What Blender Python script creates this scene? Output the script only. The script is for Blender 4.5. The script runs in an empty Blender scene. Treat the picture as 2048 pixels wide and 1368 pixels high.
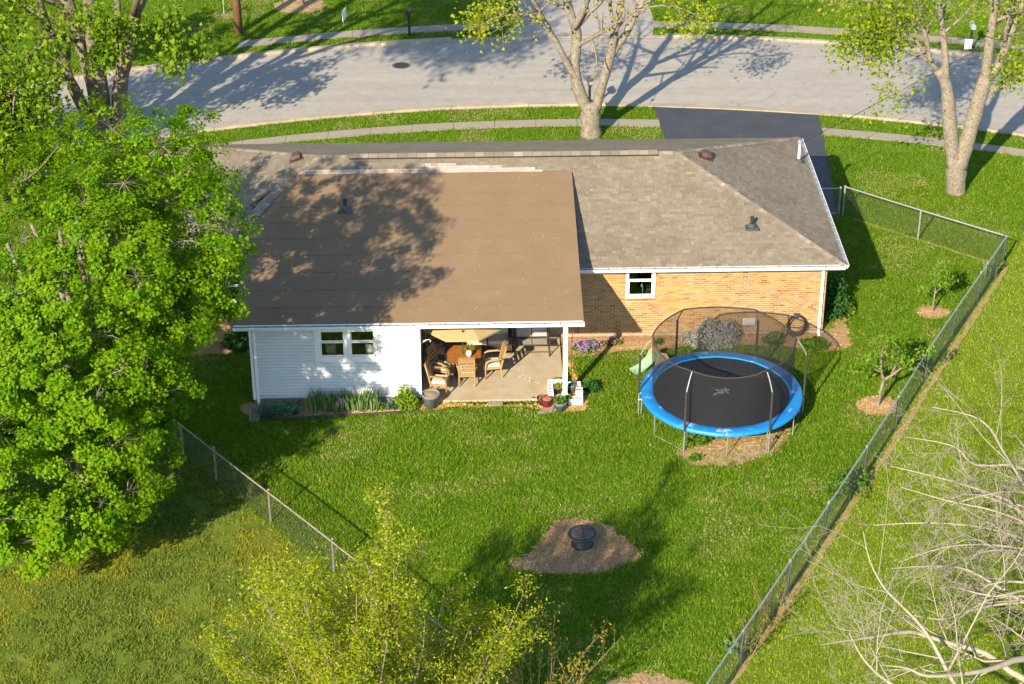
import bpy, math, random
import numpy as np
from mathutils import Vector, Matrix

random.seed(7)
RNG = np.random.default_rng(7)
scene = bpy.context.scene

# ---------------------------------------------------------------- camera, sky, sun, exposure
cam_data = bpy.data.cameras.new('camera')
cam_data.sensor_width = 36.0
cam_data.lens = 70.63
cam_data.clip_start = 0.5
cam_data.clip_end = 2000
cam = bpy.data.objects.new('camera', cam_data)
scene.collection.objects.link(cam)
PITCH, YAW, ROLL = math.radians(29.651), math.radians(1.256), math.radians(-0.186)
_d = Vector((math.sin(YAW)*math.cos(PITCH), math.cos(YAW)*math.cos(PITCH), -math.sin(PITCH)))
_r = Vector((math.cos(YAW), -math.sin(YAW), 0))
_u = _r.cross(_d)
_r2 = _r*math.cos(ROLL) + _u*math.sin(ROLL)
_u2 = -_r*math.sin(ROLL) + _u*math.cos(ROLL)
cam.matrix_world = Matrix(((_r2.x, _u2.x, -_d.x, -11.273), (_r2.y, _u2.y, -_d.y, -53.864), (_r2.z, _u2.z, -_d.z, 30.745), (0, 0, 0, 1)))
scene.camera = cam

SUN_EL = math.radians(28.9)
SUN_AZ = math.radians(27.1)          # light travels towards +Y, turned this much towards +X
sdir = Vector((math.sin(SUN_AZ)*math.cos(SUN_EL), math.cos(SUN_AZ)*math.cos(SUN_EL), -math.sin(SUN_EL)))
sun_data = bpy.data.lights.new('sun', 'SUN')
sun_data.energy = 4.7
sun_data.angle = math.radians(0.55)
sun_data.color = (1.0, 0.86, 0.66)
sun = bpy.data.objects.new('sun', sun_data)
sun.rotation_euler = sdir.to_track_quat('-Z', 'Y').to_euler()
sun.location = (-30, -60, 50)
scene.collection.objects.link(sun)

world = bpy.data.worlds.new('World')
scene.world = world
world.use_nodes = True
wn = world.node_tree
bg = wn.nodes['Background']
sky = wn.nodes.new('ShaderNodeTexSky')
sky.sky_type = 'NISHITA'
sky.sun_disc = False
sky.sun_elevation = SUN_EL
sky.sun_rotation = SUN_AZ + math.pi
sky.dust_density = 0.3
sky.ozone_density = 2.0
wn.links.new(sky.outputs['Color'], bg.inputs['Color'])
bg.inputs['Strength'].default_value = 0.12

scene.view_settings.view_transform = 'Standard'
scene.view_settings.look = 'None'
scene.view_settings.gamma = 1.0
scene.view_settings.use_curve_mapping = False
scene.view_settings.exposure = 1.22
scene.cycles.max_bounces = 8
scene.cycles.transparent_max_bounces = 16
scene.cycles.use_denoising = True

# ---------------------------------------------------------------- helpers
COL = scene.collection

class MB:
    """collects simple shapes into one mesh"""
    def __init__(self):
        self.v = []; self.f = []
    def quad(self, a, b, c, d):
        n = len(self.v); self.v += [tuple(a), tuple(b), tuple(c), tuple(d)]; self.f.append((n, n+1, n+2, n+3)); return self
    def poly(self, pts):
        n = len(self.v); self.v += [tuple(p) for p in pts]; self.f.append(tuple(range(n, n+len(pts)))); return self
    def box(self, x0, x1, y0, y1, z0, z1, M=None):
        n = len(self.v)
        P = [(x, y, z) for z in (z0, z1) for y in (y0, y1) for x in (x0, x1)]
        if M is not None: P = [tuple(M @ Vector(p)) for p in P]
        self.v += P
        self.f += [tuple(n+i for i in q) for q in ((0, 2, 3, 1), (4, 5, 7, 6), (0, 1, 5, 4), (2, 6, 7, 3), (0, 4, 6, 2), (1, 3, 7, 5))]
        return self
    def prism(self, pts, z0, z1):
        n = len(self.v); k = len(pts)
        self.v += [(p[0], p[1], z0) for p in pts] + [(p[0], p[1], z1) for p in pts]
        self.f.append(tuple(n+i for i in reversed(range(k)))); self.f.append(tuple(n+k+i for i in range(k)))
        for i in range(k): j = (i+1) % k; self.f.append((n+i, n+j, n+k+j, n+k+i))
        return self
    def tube(self, pts, rad, sides=6, cap=True, closed=False):
        pts = [Vector(p) for p in pts]; m = len(pts)
        if not hasattr(rad, '__len__'): rad = [rad]*m
        n0 = len(self.v)
        ref = None
        for i, p in enumerate(pts):
            if closed: t = pts[(i+1) % m] - pts[i-1]
            else: t = pts[min(i+1, m-1)] - pts[max(i-1, 0)]
            if t.length < 1e-9: t = Vector((0, 0, 1))
            t.normalize()
            if ref is None:
                ref = Vector((0, 0, 1)) if abs(t.z) < .9 else Vector((1, 0, 0))
            a = t.cross(ref)
            if a.length < 1e-4: a = t.cross(Vector((.3, 1, .2)))
            a.normalize(); b = a.cross(t); ref = b
            for k in range(sides):
                an = 2*math.pi*k/sides
                q = p + (a*math.cos(an) + b*math.sin(an))*rad[i]
                self.v.append((q.x, q.y, q.z))
        rng = range(m) if closed else range(m-1)
        for i in rng:
            j = (i+1) % m
            for k in range(sides):
                k2 = (k+1) % sides
                self.f.append((n0+i*sides+k, n0+i*sides+k2, n0+j*sides+k2, n0+j*sides+k))
        if cap and not closed:
            self.f.append(tuple(n0+k for k in reversed(range(sides))))
            self.f.append(tuple(n0+(m-1)*sides+k for k in range(sides)))
        return self
    def lathe(self, prof, c=(0, 0, 0), sides=20):
        n0 = len(self.v); m = len(prof)
        for r, z in prof:
            for k in range(sides):
                an = 2*math.pi*k/sides
                self.v.append((c[0]+r*math.cos(an), c[1]+r*math.sin(an), c[2]+z))
        for i in range(m-1):
            for k in range(sides):
                k2 = (k+1) % sides
                self.f.append((n0+i*sides+k, n0+i*sides+k2, n0+(i+1)*sides+k2, n0+(i+1)*sides+k))
        return self
    def mesh(self, name, m, smooth=False):
        me = bpy.data.meshes.new(name)
        me.from_pydata(self.v, [], self.f)
        if m is not None: me.materials.append(m)
        if smooth: me.polygons.foreach_set('use_smooth', [True]*len(me.polygons))
        me.update()
        return me
    def build(self, name, m, parent=None, smooth=False, loc=None):
        o = bpy.data.objects.new(name, self.mesh(name, m, smooth))
        COL.objects.link(o)
        if parent is not None: o.parent = parent
        if loc is not None: o.location = loc
        return o

def tag(o, label=None, cat=None, group=None, kind=None):
    if label: o['label'] = label
    if cat: o['category'] = cat
    if group: o['group'] = group
    if kind: o['kind'] = kind
    return o
def thing(name, label, cat, loc=(0, 0, 0), rz=0.0, group=None):
    o = bpy.data.objects.new(name, None)
    o.empty_display_size = .2
    COL.objects.link(o); o.location = loc; o.rotation_euler = (0, 0, rz)
    return tag(o, label, cat, group)
def copy_thing(root, loc, rz, label):
    r = root.copy(); COL.objects.link(r); r.location = loc; r.rotation_euler = (0, 0, rz); r['label'] = label
    for ch in root.children:
        c = ch.copy(); COL.objects.link(c); c.parent = r
        for g in ch.children:
            d = g.copy(); COL.objects.link(d); d.parent = c
    return r

def np_mesh(name, V, F, m, parent=None, smooth=False):
    """numpy verts (n,3), tri faces (k,3)"""
    me = bpy.data.meshes.new(name)
    me.vertices.add(len(V)); me.vertices.foreach_set('co', V.astype(np.float32).ravel())
    k = len(F)
    me.loops.add(k*3); me.loops.foreach_set('vertex_index', F.astype(np.int32).ravel())
    me.polygons.add(k)
    me.polygons.foreach_set('loop_start', np.arange(0, k*3, 3, dtype=np.int32))
    me.polygons.foreach_set('loop_total', np.full(k, 3, dtype=np.int32))
    if smooth: me.polygons.foreach_set('use_smooth', np.ones(k, dtype=bool))
    me.update(calc_edges=True)
    me.materials.append(m)
    o = bpy.data.objects.new(name, me); COL.objects.link(o)
    if parent is not None: o.parent = parent
    return o

# ---------------------------------------------------------------- materials
def _nt(name):
    m = bpy.data.materials.new(name); m.use_nodes = True
    nt = m.node_tree; b = nt.nodes['Principled BSDF']
    return m, nt, b
def _new(nt, t, **kw):
    n = nt.nodes.new(t)
    for k, v in kw.items(): setattr(n, k, v)
    return n
def _noise(nt, scale, detail=4, rough=.6, vec=None):
    n = _new(nt, 'ShaderNodeTexNoise'); n.inputs['Scale'].default_value = scale
    n.inputs['Detail'].default_value = detail; n.inputs['Roughness'].default_value = rough
    if vec is not None: nt.links.new(vec, n.inputs['Vector'])
    return n.outputs['Fac']
def _ramp(nt, fac, stops, interp='LINEAR'):
    r = _new(nt, 'ShaderNodeValToRGB'); r.color_ramp.interpolation = interp
    e = r.color_ramp.elements
    while len(e) > 1: e.remove(e[-1])
    e[0].position = stops[0][0]; e[0].color = (*stops[0][1], 1) if len(stops[0][1]) == 3 else stops[0][1]
    for p, c in stops[1:]:
        x = e.new(p); x.color = (*c, 1) if len(c) == 3 else c
    nt.links.new(fac, r.inputs['Fac'])
    return r.outputs['Color']
def _mix(nt, fac, a, b, mode='MIX'):
    n = _new(nt, 'ShaderNodeMix', data_type='RGBA', blend_type=mode)
    for s, v in ((n.inputs[0], fac), (n.inputs[6], a), (n.inputs[7], b)):
        if hasattr(v, 'is_output'): nt.links.new(v, s)
        elif hasattr(v, '__len__'): s.default_value = (*v, 1) if len(v) == 3 else v
        else: s.default_value = v
    return n.outputs[2]
def _math(nt, op, a, b=None):
    n = _new(nt, 'ShaderNodeMath', operation=op)
    for s, v in ((n.inputs[0], a), (n.inputs[1], b)):
        if v is None: continue
        if hasattr(v, 'is_output'): nt.links.new(v, s)
        else: s.default_value = v
    return n.outputs[0]
def _pos(nt): return _new(nt, 'ShaderNodeNewGeometry').outputs['Position']
def _island(nt):
    a = _new(nt, 'ShaderNodeNewGeometry').outputs['Random Per Island']
    b = _new(nt, 'ShaderNodeObjectInfo').outputs['Random']
    return _math(nt, 'FRACT', _math(nt, 'ADD', a, b))
def _bump(nt, b, h, strength=.3, dist=.01):
    n = _new(nt, 'ShaderNodeBump'); n.inputs['Strength'].default_value = strength; n.inputs['Distance'].default_value = dist
    nt.links.new(h, n.inputs['Height']); nt.links.new(n.outputs['Normal'], b.inputs['Normal'])

def pmat(name, c1, c2=None, scale=6, rough=.8, bump=0, bscale=60, metal=0, spec=.3, c3=None, bdist=.01):
    m, nt, b = _nt(name)
    b.inputs['Roughness'].default_value = rough; b.inputs['Metallic'].default_value = metal
    b.inputs['Specular IOR Level'].default_value = spec
    P = _pos(nt)
    if c2 is None: c2 = tuple(x*.82 for x in c1)
    f = _noise(nt, scale, 5, .65, P)
    col = _ramp(nt, f, [(.3, c2), (.7, c1)])
    if c3 is not None:
        f2 = _noise(nt, scale*.37, 3, .6, P)
        col = _mix(nt, _ramp(nt, f2, [(.5, (0, 0, 0)), (.68, (1, 1, 1))]), col, c3)
    nt.links.new(col, b.inputs['Base Color'])
    if bump: _bump(nt, b, _noise(nt, bscale, 4, .7, P), bump, bdist)
    return m
def imat(name, stops, rough=.8, bump=0, bscale=80, grain=.12, gscale=25, spec=.25, interp='LINEAR'):
    """colour differs from piece to piece"""
    m, nt, b = _nt(name)
    b.inputs['Roughness'].default_value = rough; b.inputs['Specular IOR Level'].default_value = spec
    col = _ramp(nt, _island(nt), stops, interp)
    P = _pos(nt)
    g = _ramp(nt, _noise(nt, gscale, 4, .7, P), [(.25, (1-grain*2,)*3), (.75, (1+grain,)*3)])
    col = _mix(nt, 1.0, col, g, 'MULTIPLY')
    big = _ramp(nt, _noise(nt, .55, 3, .6, P), [(.3, (.86, .86, .86)), (.7, (1.08, 1.07, 1.05))])
    col = _mix(nt, 1.0, col, big, 'MULTIPLY')
    nt.links.new(col, b.inputs['Base Color'])
    if bump: _bump(nt, b, _noise(nt, bscale, 4, .7, P), bump, .006)
    return m
def leafmat(name, stops, trans=.4, rough=.55, spec=.25, patch=None, pscale=.5):
    m, nt, b = _nt(name)
    col = _ramp(nt, _island(nt), stops)
    if patch is not None:
        f = _ramp(nt, _noise(nt, pscale, 4, .65, _pos(nt)), [(.42, (0, 0, 0)), (.62, (1, 1, 1))])
        col = _mix(nt, _math(nt, 'MULTIPLY', f, patch[0]), col, patch[1])
    nt.links.new(col, b.inputs['Base Color'])
    b.inputs['Roughness'].default_value = max(rough, .6); b.inputs['Specular IOR Level'].default_value = spec*.35
    t = _new(nt, 'ShaderNodeBsdfTranslucent')
    tc = _mix(nt, 1.0, col, (1.25, 1.2, .6), 'MULTIPLY')
    nt.links.new(tc, t.inputs['Color'])
    mx = _new(nt, 'ShaderNodeMixShader'); mx.inputs[0].default_value = trans
    nt.links.new(b.outputs[0], mx.inputs[1]); nt.links.new(t.outputs[0], mx.inputs[2])
    nt.links.new(mx.outputs[0], nt.nodes['Material Output'].inputs['Surface'])
    return m
def netmat(name, col, cover):
    m, nt, b = _nt(name)
    b.inputs['Base Color'].default_value = (*col, 1); b.inputs['Roughness'].default_value = .8
    t = _new(nt, 'ShaderNodeBsdfTransparent')
    mx = _new(nt, 'ShaderNodeMixShader'); mx.inputs[0].default_value = cover
    nt.links.new(t.outputs[0], mx.inputs[1]); nt.links.new(b.outputs[0], mx.inputs[2])
    nt.links.new(mx.outputs[0], nt.nodes['Material Output'].inputs['Surface'])
    return m
def glassmat(name, tint=(.55, .6, .58), refl=.12):
    m, nt, b = _nt(name)
    t = _new(nt, 'ShaderNodeBsdfTransparent'); t.inputs['Color'].default_value = (*tint, 1)
    g = _new(nt, 'ShaderNodeBsdfGlossy'); g.inputs['Roughness'].default_value = .02
    fr = _new(nt, 'ShaderNodeFresnel'); fr.inputs['IOR'].default_value = 1.5
    fac = _math(nt, 'ADD', fr.outputs[0], refl)
    mx = _new(nt, 'ShaderNodeMixShader')
    nt.links.new(fac, mx.inputs[0]); nt.links.new(t.outputs[0], mx.inputs[1]); nt.links.new(g.outputs[0], mx.inputs[2])
    nt.links.new(mx.outputs[0], nt.nodes['Material Output'].inputs['Surface'])
    return m

M = {}
M['white'] = pmat('white_paint', (.82, .82, .80), (.74, .74, .72), 3, .45, .05, 40)
M['siding'] = pmat('white_siding', (.58, .60, .61), (.53, .55, .56), 2, .5, .06, 60)
M['guard'] = pmat('gutter_guard', (.26, .27, .29), (.19, .20, .21), 8, .5)
M['brick'] = imat('brick', [(0, (.38, .225, .078)), (.16, (.33, .17, .05)), (.30, (.43, .265, .10)), (.46, (.37, .215, .07)), (.62, (.46, .295, .12)), (.74, (.27, .12, .04)), (.86, (.41, .25, .095)), (.95, (.26, .225, .17)), (1, (.38, .225, .08))], .9, .3, 90, .18, 40)
M['mortar'] = pmat('mortar', (.55, .46, .33), (.46, .38, .27), 20, .95, .2, 90)
M['soldier'] = imat('sill_brick', [(0, (.38, .16, .05)), (.5, (.46, .21, .07)), (1, (.32, .11, .035))], .9, .3, 90, .2, 40)
M['shingle'] = imat('shingle', [(0, (.21, .178, .13)), (.2, (.24, .205, .152)), (.4, (.185, .155, .113)), (.55, (.23, .195, .142)), (.68, (.255, .22, .163)), (.8, (.20, .173, .135)), (.92, (.225, .175, .128)), (1, (.275, .242, .19))], .95, .5, 160, .16, 60, .1)
M['cap'] = imat('cap_shingle', [(0, (.20, .165, .12)), (.4, (.29, .245, .18)), (.7, (.205, .17, .125)), (1, (.36, .31, .24))], .95, .5, 160, .15, 60, .1)
M['pinkshingle'] = imat('new_shingle', [(0, (.40, .32, .27)), (.5, (.48, .395, .335)), (1, (.33, .26, .215))], .95, .4, 160, .12, 60, .1)
M['deck'] = pmat('roof_deck', (.10, .085, .065), (.07, .06, .05), 8, .95)
M['roll'] = pmat('roll_roofing', (.225, .153, .09), (.195, .132, .077), 1.1, .95, .35, 220, 0, .1, (.21, .147, .092))
M['tar'] = pmat('roof_seam', (.15, .10, .06), (.10, .07, .042), 20, .9)
M['darkmetal'] = pmat('dark_metal', (.03, .028, .026), (.05, .045, .04), 20, .5, 0, 50, .3)
M['vent'] = pmat('brown_vent', (.095, .05, .04), (.075, .04, .033), 10, .6)
M['pipe'] = pmat('black_pipe', (.02, .02, .021), (.035, .035, .036), 20, .5)
M['boot'] = pmat('grey_boot', (.07, .078, .088), (.05, .058, .066), 20, .6)
M['glass'] = glassmat('window_glass', (.82, .86, .84), .04)
M['glassup'] = glassmat('window_glass_reflection_tint', (.35, .4, .36), .14)  # upper panes: dark green tint and added gloss imitate the reflected lawn
M['room'] = pmat('room_wall', (.34, .31, .27), (.30, .27, .23), 3, .9)
M['dark'] = pmat('painted_room_shade', (.02, .02, .02), (.015, .015, .015), 3, .9)
M['concrete'] = pmat('patio_concrete', (.44, .355, .225), (.33, .262, .16), 2.6, .9, .15, 70, 0, .2, (.39, .335, .24))
M['walk'] = pmat('sidewalk_concrete', (.30, .255, .20), (.25, .21, .165), 2.2, .95, .2, 60, 0, .2, (.27, .25, .2))
M['kerb'] = pmat('kerb_concrete', (.33, .28, .22), (.27, .225, .17), 2.5, .95, .2, 60, 0, .2, (.42, .33, .22))
M['drive2'] = pmat('old_drive', (.33, .305, .27), (.29, .265, .23), 1.8, .95, .15, 60)
M['galv'] = pmat('galvanised_steel', (.34, .36, .36), (.24, .25, .26), 12, .45, 0, 50, .35)
M['rustgalv'] = pmat('weathered_galvanised_steel', (.33, .30, .27), (.20, .16, .13), 7, .6, 0, 50, .2)
M['wire'] = pmat('chain_link_wire', (.13, .12, .10), (.09, .08, .065), 9, .6, 0, 50, .2)
M['bark'] = pmat('grey_bark', (.36, .305, .235), (.12, .098, .072), 13, .95, 1.0, 30, 0, .1, (.30, .28, .22), .05)
M['barkdark'] = pmat('dark_bark', (.27, .215, .16), (.10, .078, .058), 14, .95, 1.0, 26, 0, .1, (.26, .22, .17), .04)
M['bare'] = pmat('pale_bark', (.36, .32, .245), (.26, .225, .17), 10, .9, .4, 40, 0, .1)
M['twig'] = pmat('twig_bark', (.24, .18, .12), (.16, .12, .08), 10, .9)
M['mulch'] = pmat('mulch', (.53, .36, .19), (.29, .165, .075), 26, .98, 1.0, 45, 0, .1, (.42, .27, .14), .04)
M['soil'] = pmat('soil', (.40, .28, .155), (.26, .165, .08), 7, .98, .7, 40, 0, .1, (.34, .25, .13), .03)
M['litter'] = pmat('leaf_litter', (.55, .36, .13), (.30, .17, .06), 30, .98, .8, 50, 0, .1, (.42, .26, .1), .03)
M['wood'] = pmat('wood_pole', (.25, .13, .06), (.16, .08, .04), 8, .9, .5, 30)
M['black'] = pmat('black_paint', (.02, .02, .02), (.03, .03, .03), 20, .5)
M['net'] = netmat('safety_net', (.012, .012, .013), .48)

# ---------------------------------------------------------------- ground, road, pavements
def y_near(x): return 19.01 + .0041*(x+8) - .01136*(x+8)**2
def y_far(x): return 25.79 + .0238*(x+8) - .00981*(x+8)**2
def walk_near(x): return y_near(x) - 2.02 - .0016*(x+8)**2*0     # middle of the pavement on the house side
def walk_far(x): return y_far(x) + 1.72

def ground_material():
    m, nt, b = _nt('ground_grass')
    P = _pos(nt)
    def side(ax, ay, nx, ny, w):
        sx = _new(nt, 'ShaderNodeSeparateXYZ'); nt.links.new(P, sx.inputs[0])
        s = _math(nt, 'ADD', _math(nt, 'MULTIPLY', _math(nt, 'SUBTRACT', sx.outputs[0], ax), nx), _math(nt, 'MULTIPLY', _math(nt, 'SUBTRACT', sx.outputs[1], ay), ny))
        n = _new(nt, 'ShaderNodeMapRange'); n.inputs[1].default_value = -w; n.inputs[2].default_value = w
        nt.links.new(s, n.inputs[0]); return n.outputs[0]
    f = _noise(nt, 1.3, 5, .65, P)
    yard = _ramp(nt, f, [(.3, (.06, .13, .007)), (.5, (.085, .16, .010)), (.62, (.12, .18, .016)), (.76, (.26, .23, .08))])
    weed = _ramp(nt, _noise(nt, .9, 5, .7, P), [(.3, (.085, .13, .016)), (.52, (.125, .17, .02)), (.68, (.17, .195, .026)), (.8, (.28, .25, .07))])
    mown = _ramp(nt, _noise(nt, 1.6, 5, .65, P), [(.3, (.11, .17, .014)), (.55, (.14, .20, .02)), (.75, (.23, .22, .06))])
    col = _mix(nt, side(-19.5, -6.1, -.787, -.617, .15), yard, weed)
    col = _mix(nt, side(6.27, 4.82, .87, -.493, .15), col, mown)
    nt.links.new(col, b.inputs['Base Color'])
    b.inputs['Roughness'].default_value = 1; b.inputs['Specular IOR Level'].default_value = .1
    _bump(nt, b, _noise(nt, 35, 4, .75, P), .8, .04)
    return m
g = MB(); g.quad((-400, -400, 0), (400, -400, 0), (400, 400, 0), (-400, 400, 0))
tag(g.build('ground', ground_material()), kind='structure')

def road_material():
    m, nt, b = _nt('asphalt_road')
    P = _pos(nt)
    col = _ramp(nt, _noise(nt, 2.2, 6, .7, P), [(.3, (.285, .262, .222)), (.7, (.35, .322, .278))])
    mp = _new(nt, 'ShaderNodeMapping'); mp.inputs['Scale'].default_value = (.12, 1.5, 1); nt.links.new(P, mp.inputs[0])
    st = _ramp(nt, _noise(nt, 1.0, 4, .6, mp.outputs[0]), [(.3, (.9, .9, .9)), (.7, (1.07, 1.06, 1.05))])
    col = _mix(nt, 1.0, col, st, 'MULTIPLY')
    fine = _ramp(nt, _noise(nt, 70, 2, .7, P), [(.3, (.88, .88, .88)), (.7, (1.1, 1.1, 1.1))])
    col = _mix(nt, 1.0, col, fine, 'MULTIPLY')
    # cracks
    vo = _new(nt, 'ShaderNodeTexVoronoi', feature='DISTANCE_TO_EDGE'); vo.inputs['Scale'].default_value = .16
    wp = _new(nt, 'ShaderNodeVectorMath', operation='ADD')
    nn = _new(nt, 'ShaderNodeTexNoise'); nn.inputs['Scale'].default_value = 1.1; nt.links.new(P, nn.inputs['Vector'])
    nt.links.new(P, wp.inputs[0]); nt.links.new(nn.outputs['Color'], wp.inputs[1]); nt.links.new(wp.outputs[0], vo.inputs['Vector'])
    cr = _ramp(nt, vo.outputs['Distance'], [(0, (1, 1, 1)), (.004, (0, 0, 0))])
    msk = _ramp(nt, _noise(nt, .25, 2, .5, P), [(.5, (0, 0, 0)), (.6, (.75, .75, .75))])
    col = _mix(nt, _math(nt, 'MULTIPLY', cr, msk), col, (.10, .09, .08))
    nt.links.new(col, b.inputs['Base Color']); b.inputs['Roughness'].default_value = .95; b.inputs['Specular IOR Level'].default_value = .2
    _bump(nt, b, _noise(nt, 90, 3, .7, P), .4, .008)
    return m
def ribbon(fa, fb, x0, x1, z, n=80):
    mb = MB(); xs = [x0+(x1-x0)*i/n for i in range(n+1)]
    for a, c in zip(xs[:-1], xs[1:]): mb.quad((a, fa(a), z), (c, fa(c), z), (c, fb(c), z), (a, fb(a), z))
    return mb
tag(ribbon(lambda x: y_near(x)-.02, lambda x: y_far(x)+.02, -42, 26, .006).build('road', road_material()), kind='structure')
def kerb(f, sgn, name, gaps):
    root = MB()
    segs = []; x = -42
    while x < 26:
        segs.append((x, x+3.0)); x += 3.0
    base = ribbon(lambda x: min(f(x), f(x)+sgn*.42), lambda x: max(f(x), f(x)+sgn*.42), -42, 26, .009)
    o = tag(base.build(name, M['kerb']), kind='structure')
    for a, b in segs:
        if b < -34 or a > 16: continue
        mb = MB(); n = 4
        drop = any(a < g1 and b > g0 for g0, g1 in gaps)
        h = .035 if drop else .11
        P = []
        for i in range(n+1):
            xx = a+.008+(b-a-.016)*i/n; y = f(xx)
            P.append([(xx, y+sgn*k, z) for k, z in ((.01, .010), (.14, h*.4), (.2, h), (.40, h), (.415, .0))])
        for i in range(n):
            for k in range(4):
                q = (P[i][k], P[i+1][k], P[i+1][k+1], P[i][k+1])
                mb.quad(*(q if sgn > 0 else q[::-1]))
        for P_, rev in ((P[0], False), (P[-1], True)): mb.poly(P_ if rev else P_[::-1])
        mb.build('kerb_stone', M['kerb'], o)
kerb(lambda x: y_near(x), -1, 'kerb_near', [(-4.3, 2.4)])
kerb(lambda x: y_far(x), 1, 'kerb_far', [(-10.2, -3.3)])

def pavement(f, name, spans, w):
    bed = MB()
    for a, b in spans:
        n = max(1, int((b-a)/1.5)); xs = [a+(b-a)*i/n for i in range(n+1)]
        for c, d in zip(xs[:-1], xs[1:]): bed.quad((c, f(c)-w/2, .005), (d, f(d)-w/2, .005), (d, f(d)+w/2, .005), (c, f(c)+w/2, .005))
    o = tag(bed.build(name, M['soil']), kind='structure')
    for a, b in spans:
        n = max(1, int((b-a)/1.5)); xs = [a+(b-a)*i/n for i in range(n+1)]
        for c, d in zip(xs[:-1], xs[1:]):
            c += .008; d -= .008; z = .03+random.uniform(-.006, .006)
            mb = MB()
            t = [(c, f(c)-w/2), (d, f(d)-w/2), (d, f(d)+w/2), (c, f(c)+w/2)]
            mb.prism(t, .002, z); mb.build('slab', M['walk'], o)
pavement(walk_near, 'sidewalk_near', [(-34, -4.05), (2.05, 15)], .64)
pavement(walk_far, 'sidewalk_far', [(-20.95, -9.9), (-3.5, 15)], .74)

def drive_material():
    m, nt, b = _nt('sealed_asphalt')
    P = _pos(nt)
    col = _ramp(nt, _noise(nt, 1.2, 5, .7, P), [(.3, (.030, .031, .037)), (.62, (.045, .046, .052)), (.8, (.085, .083, .08))])
    sp = _ramp(nt, _noise(nt, 45, 2, .5, P), [(.66, (0, 0, 0)), (.72, (1, 1, 1))])
    col = _mix(nt, _math(nt, 'MULTIPLY', sp, .5), col, (.22, .2, .15))
    nt.links.new(col, b.inputs['Base Color']); b.inputs['Roughness'].default_value = .75
    _bump(nt, b, _noise(nt, 90, 3, .7, P), .4, .008)
    return m
d = MB(); d.prism([(-4.15, y_near(-4.15)-.42), (-3.98, 15.4), (-4.0, 9.5), (-.2, 9.3), (-.2, 8.6), (1.45, 8.6), (2.02, 15.6), (2.15, y_near(2.15)-.42)], .0, .022)
tag(d.build('driveway', drive_material()), kind='structure')
d = MB(); d.prism([(-9.95, y_far(-9.95)+.42), (-3.55, y_far(-3.55)+.42), (-3.3, 27.6), (-4.2, 45), (-8.8, 45), (-9.2, 28)], .0, .02)
tag(d.build('driveway_across', M['drive2']), kind='structure')

# manhole cover in the road
mh = thing('manhole_cover', 'dark round iron manhole cover set in the grey road', 'manhole cover', (-14.08, 23.05, .006))
MB().lathe([(.0, .012), (.30, .012), (.30, .0)], sides=24).build('cover', M['darkmetal'], mh)
MB().lathe([(.31, .0), (.31, .010), (.37, .010), (.37, 0)], sides=24).build('rim', pmat('iron_rim', (.16, .13, .10), (.1, .08, .06), 20, .8), mh)
mb = MB()
for i in range(-4, 5): mb.box(-.22+abs(i)*.012, .22-abs(i)*.012, i*.06-.012, i*.06+.012, .013, .018)
mb.build('ribbing', M['darkmetal'], mh)

# bare-earth and mulch patches with ragged edges
def blob(pts, z, jag=.12, n=90, seed=1, dome=0.0):
    """ragged outline through the control points"""
    r = np.random.default_rng(seed); P = np.array(pts, float); k = len(P)
    t = np.linspace(0, k, n, endpoint=False); i = t.astype(int); u = (t-i)[:, None]
    p0, p1, p2, p3 = P[(i-1) % k], P[i % k], P[(i+1) % k], P[(i+2) % k]
    Q = .5*((2*p1)+(-p0+p2)*u+(2*p0-5*p1+4*p2-p3)*u**2+(-p0+3*p1-3*p2+p3)*u**3)
    Q = Q + r.normal(0, jag, Q.shape)*.6
    c = Q.mean(0); mb = MB(); rings = 5
    for j in range(rings):
        s = 1-j/rings; h = z+dome*(1-s**2)
        for q in Q: mb.v.append((c[0]+(q[0]-c[0])*s, c[1]+(q[1]-c[1])*s, h+(float(r.uniform(-.012, .012)) if j and dome else 0)))
    mb.v.append((c[0], c[1], z+dome))
    for j in range(rings-1):
        for a in range(n): b2 = (a+1) % n; mb.f.append((j*n+a, j*n+b2, (j+1)*n+b2, (j+1)*n+a))
    for a in range(n): mb.f.append(((rings-1)*n+a, (rings-1)*n+(a+1) % n, rings*n))
    return mb, Q
PIT = [(-10.35, -11.6), (-9.9, -11.1), (-9.6, -10.5), (-8.95, -9.55), (-8.0, -9.75), (-7.4, -10.4), (-7.0, -11.15), (-7.6, -11.7), (-8.4, -11.95), (-9.5, -11.95)]
mb, PITQ = blob(PIT, .006, .11, 200, 3, .03); tag(mb.build('mulch_patch', M['mulch']), kind='structure')
DIRT = [(-5.5, -6.1), (-5.2, -6.9), (-4.4, -6.95), (-3.4, -6.75), (-2.6, -6.0), (-2.3, -5.2), (-3.2, -5.3), (-4.6, -5.6)]
mb, DIRTQ = blob(DIRT, .006, .13, 140, 4, .015); tag(mb.build('soil_patch', M['soil']), kind='structure')
BED = [(-8.55, .45), (-8.55, -.8), (-8.0, -.6), (-6.9, -.4), (-5.6, -.5), (-4.6, -.25), (-2.8, -.3), (-1.4, -.45), (-.4, -.75), (.3, -.4), (.45, .9), (.45, 2.6), (-.4, 3.2), (-.45, .45)]
mb, BEDQ = blob(BED, .006, .08, 220, 5, .02); tag(mb.build('flower_bed_soil', M['mulch']), kind='structure')
mb, STRIPQ = blob([(-13.0, -3.4), (-13.05, -3.8), (-11.5, -3.72), (-10.0, -3.72), (-9.5, -3.85), (-8.6, -4.05), (-8.0, -3.8), (-8.15, -2.5), (-8.45, -.8), (-8.7, -3.4)], .006, .05, 120, 6, .0)
tag(mb.build('leaf_litter_strip', M['litter']), kind='structure')
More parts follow.
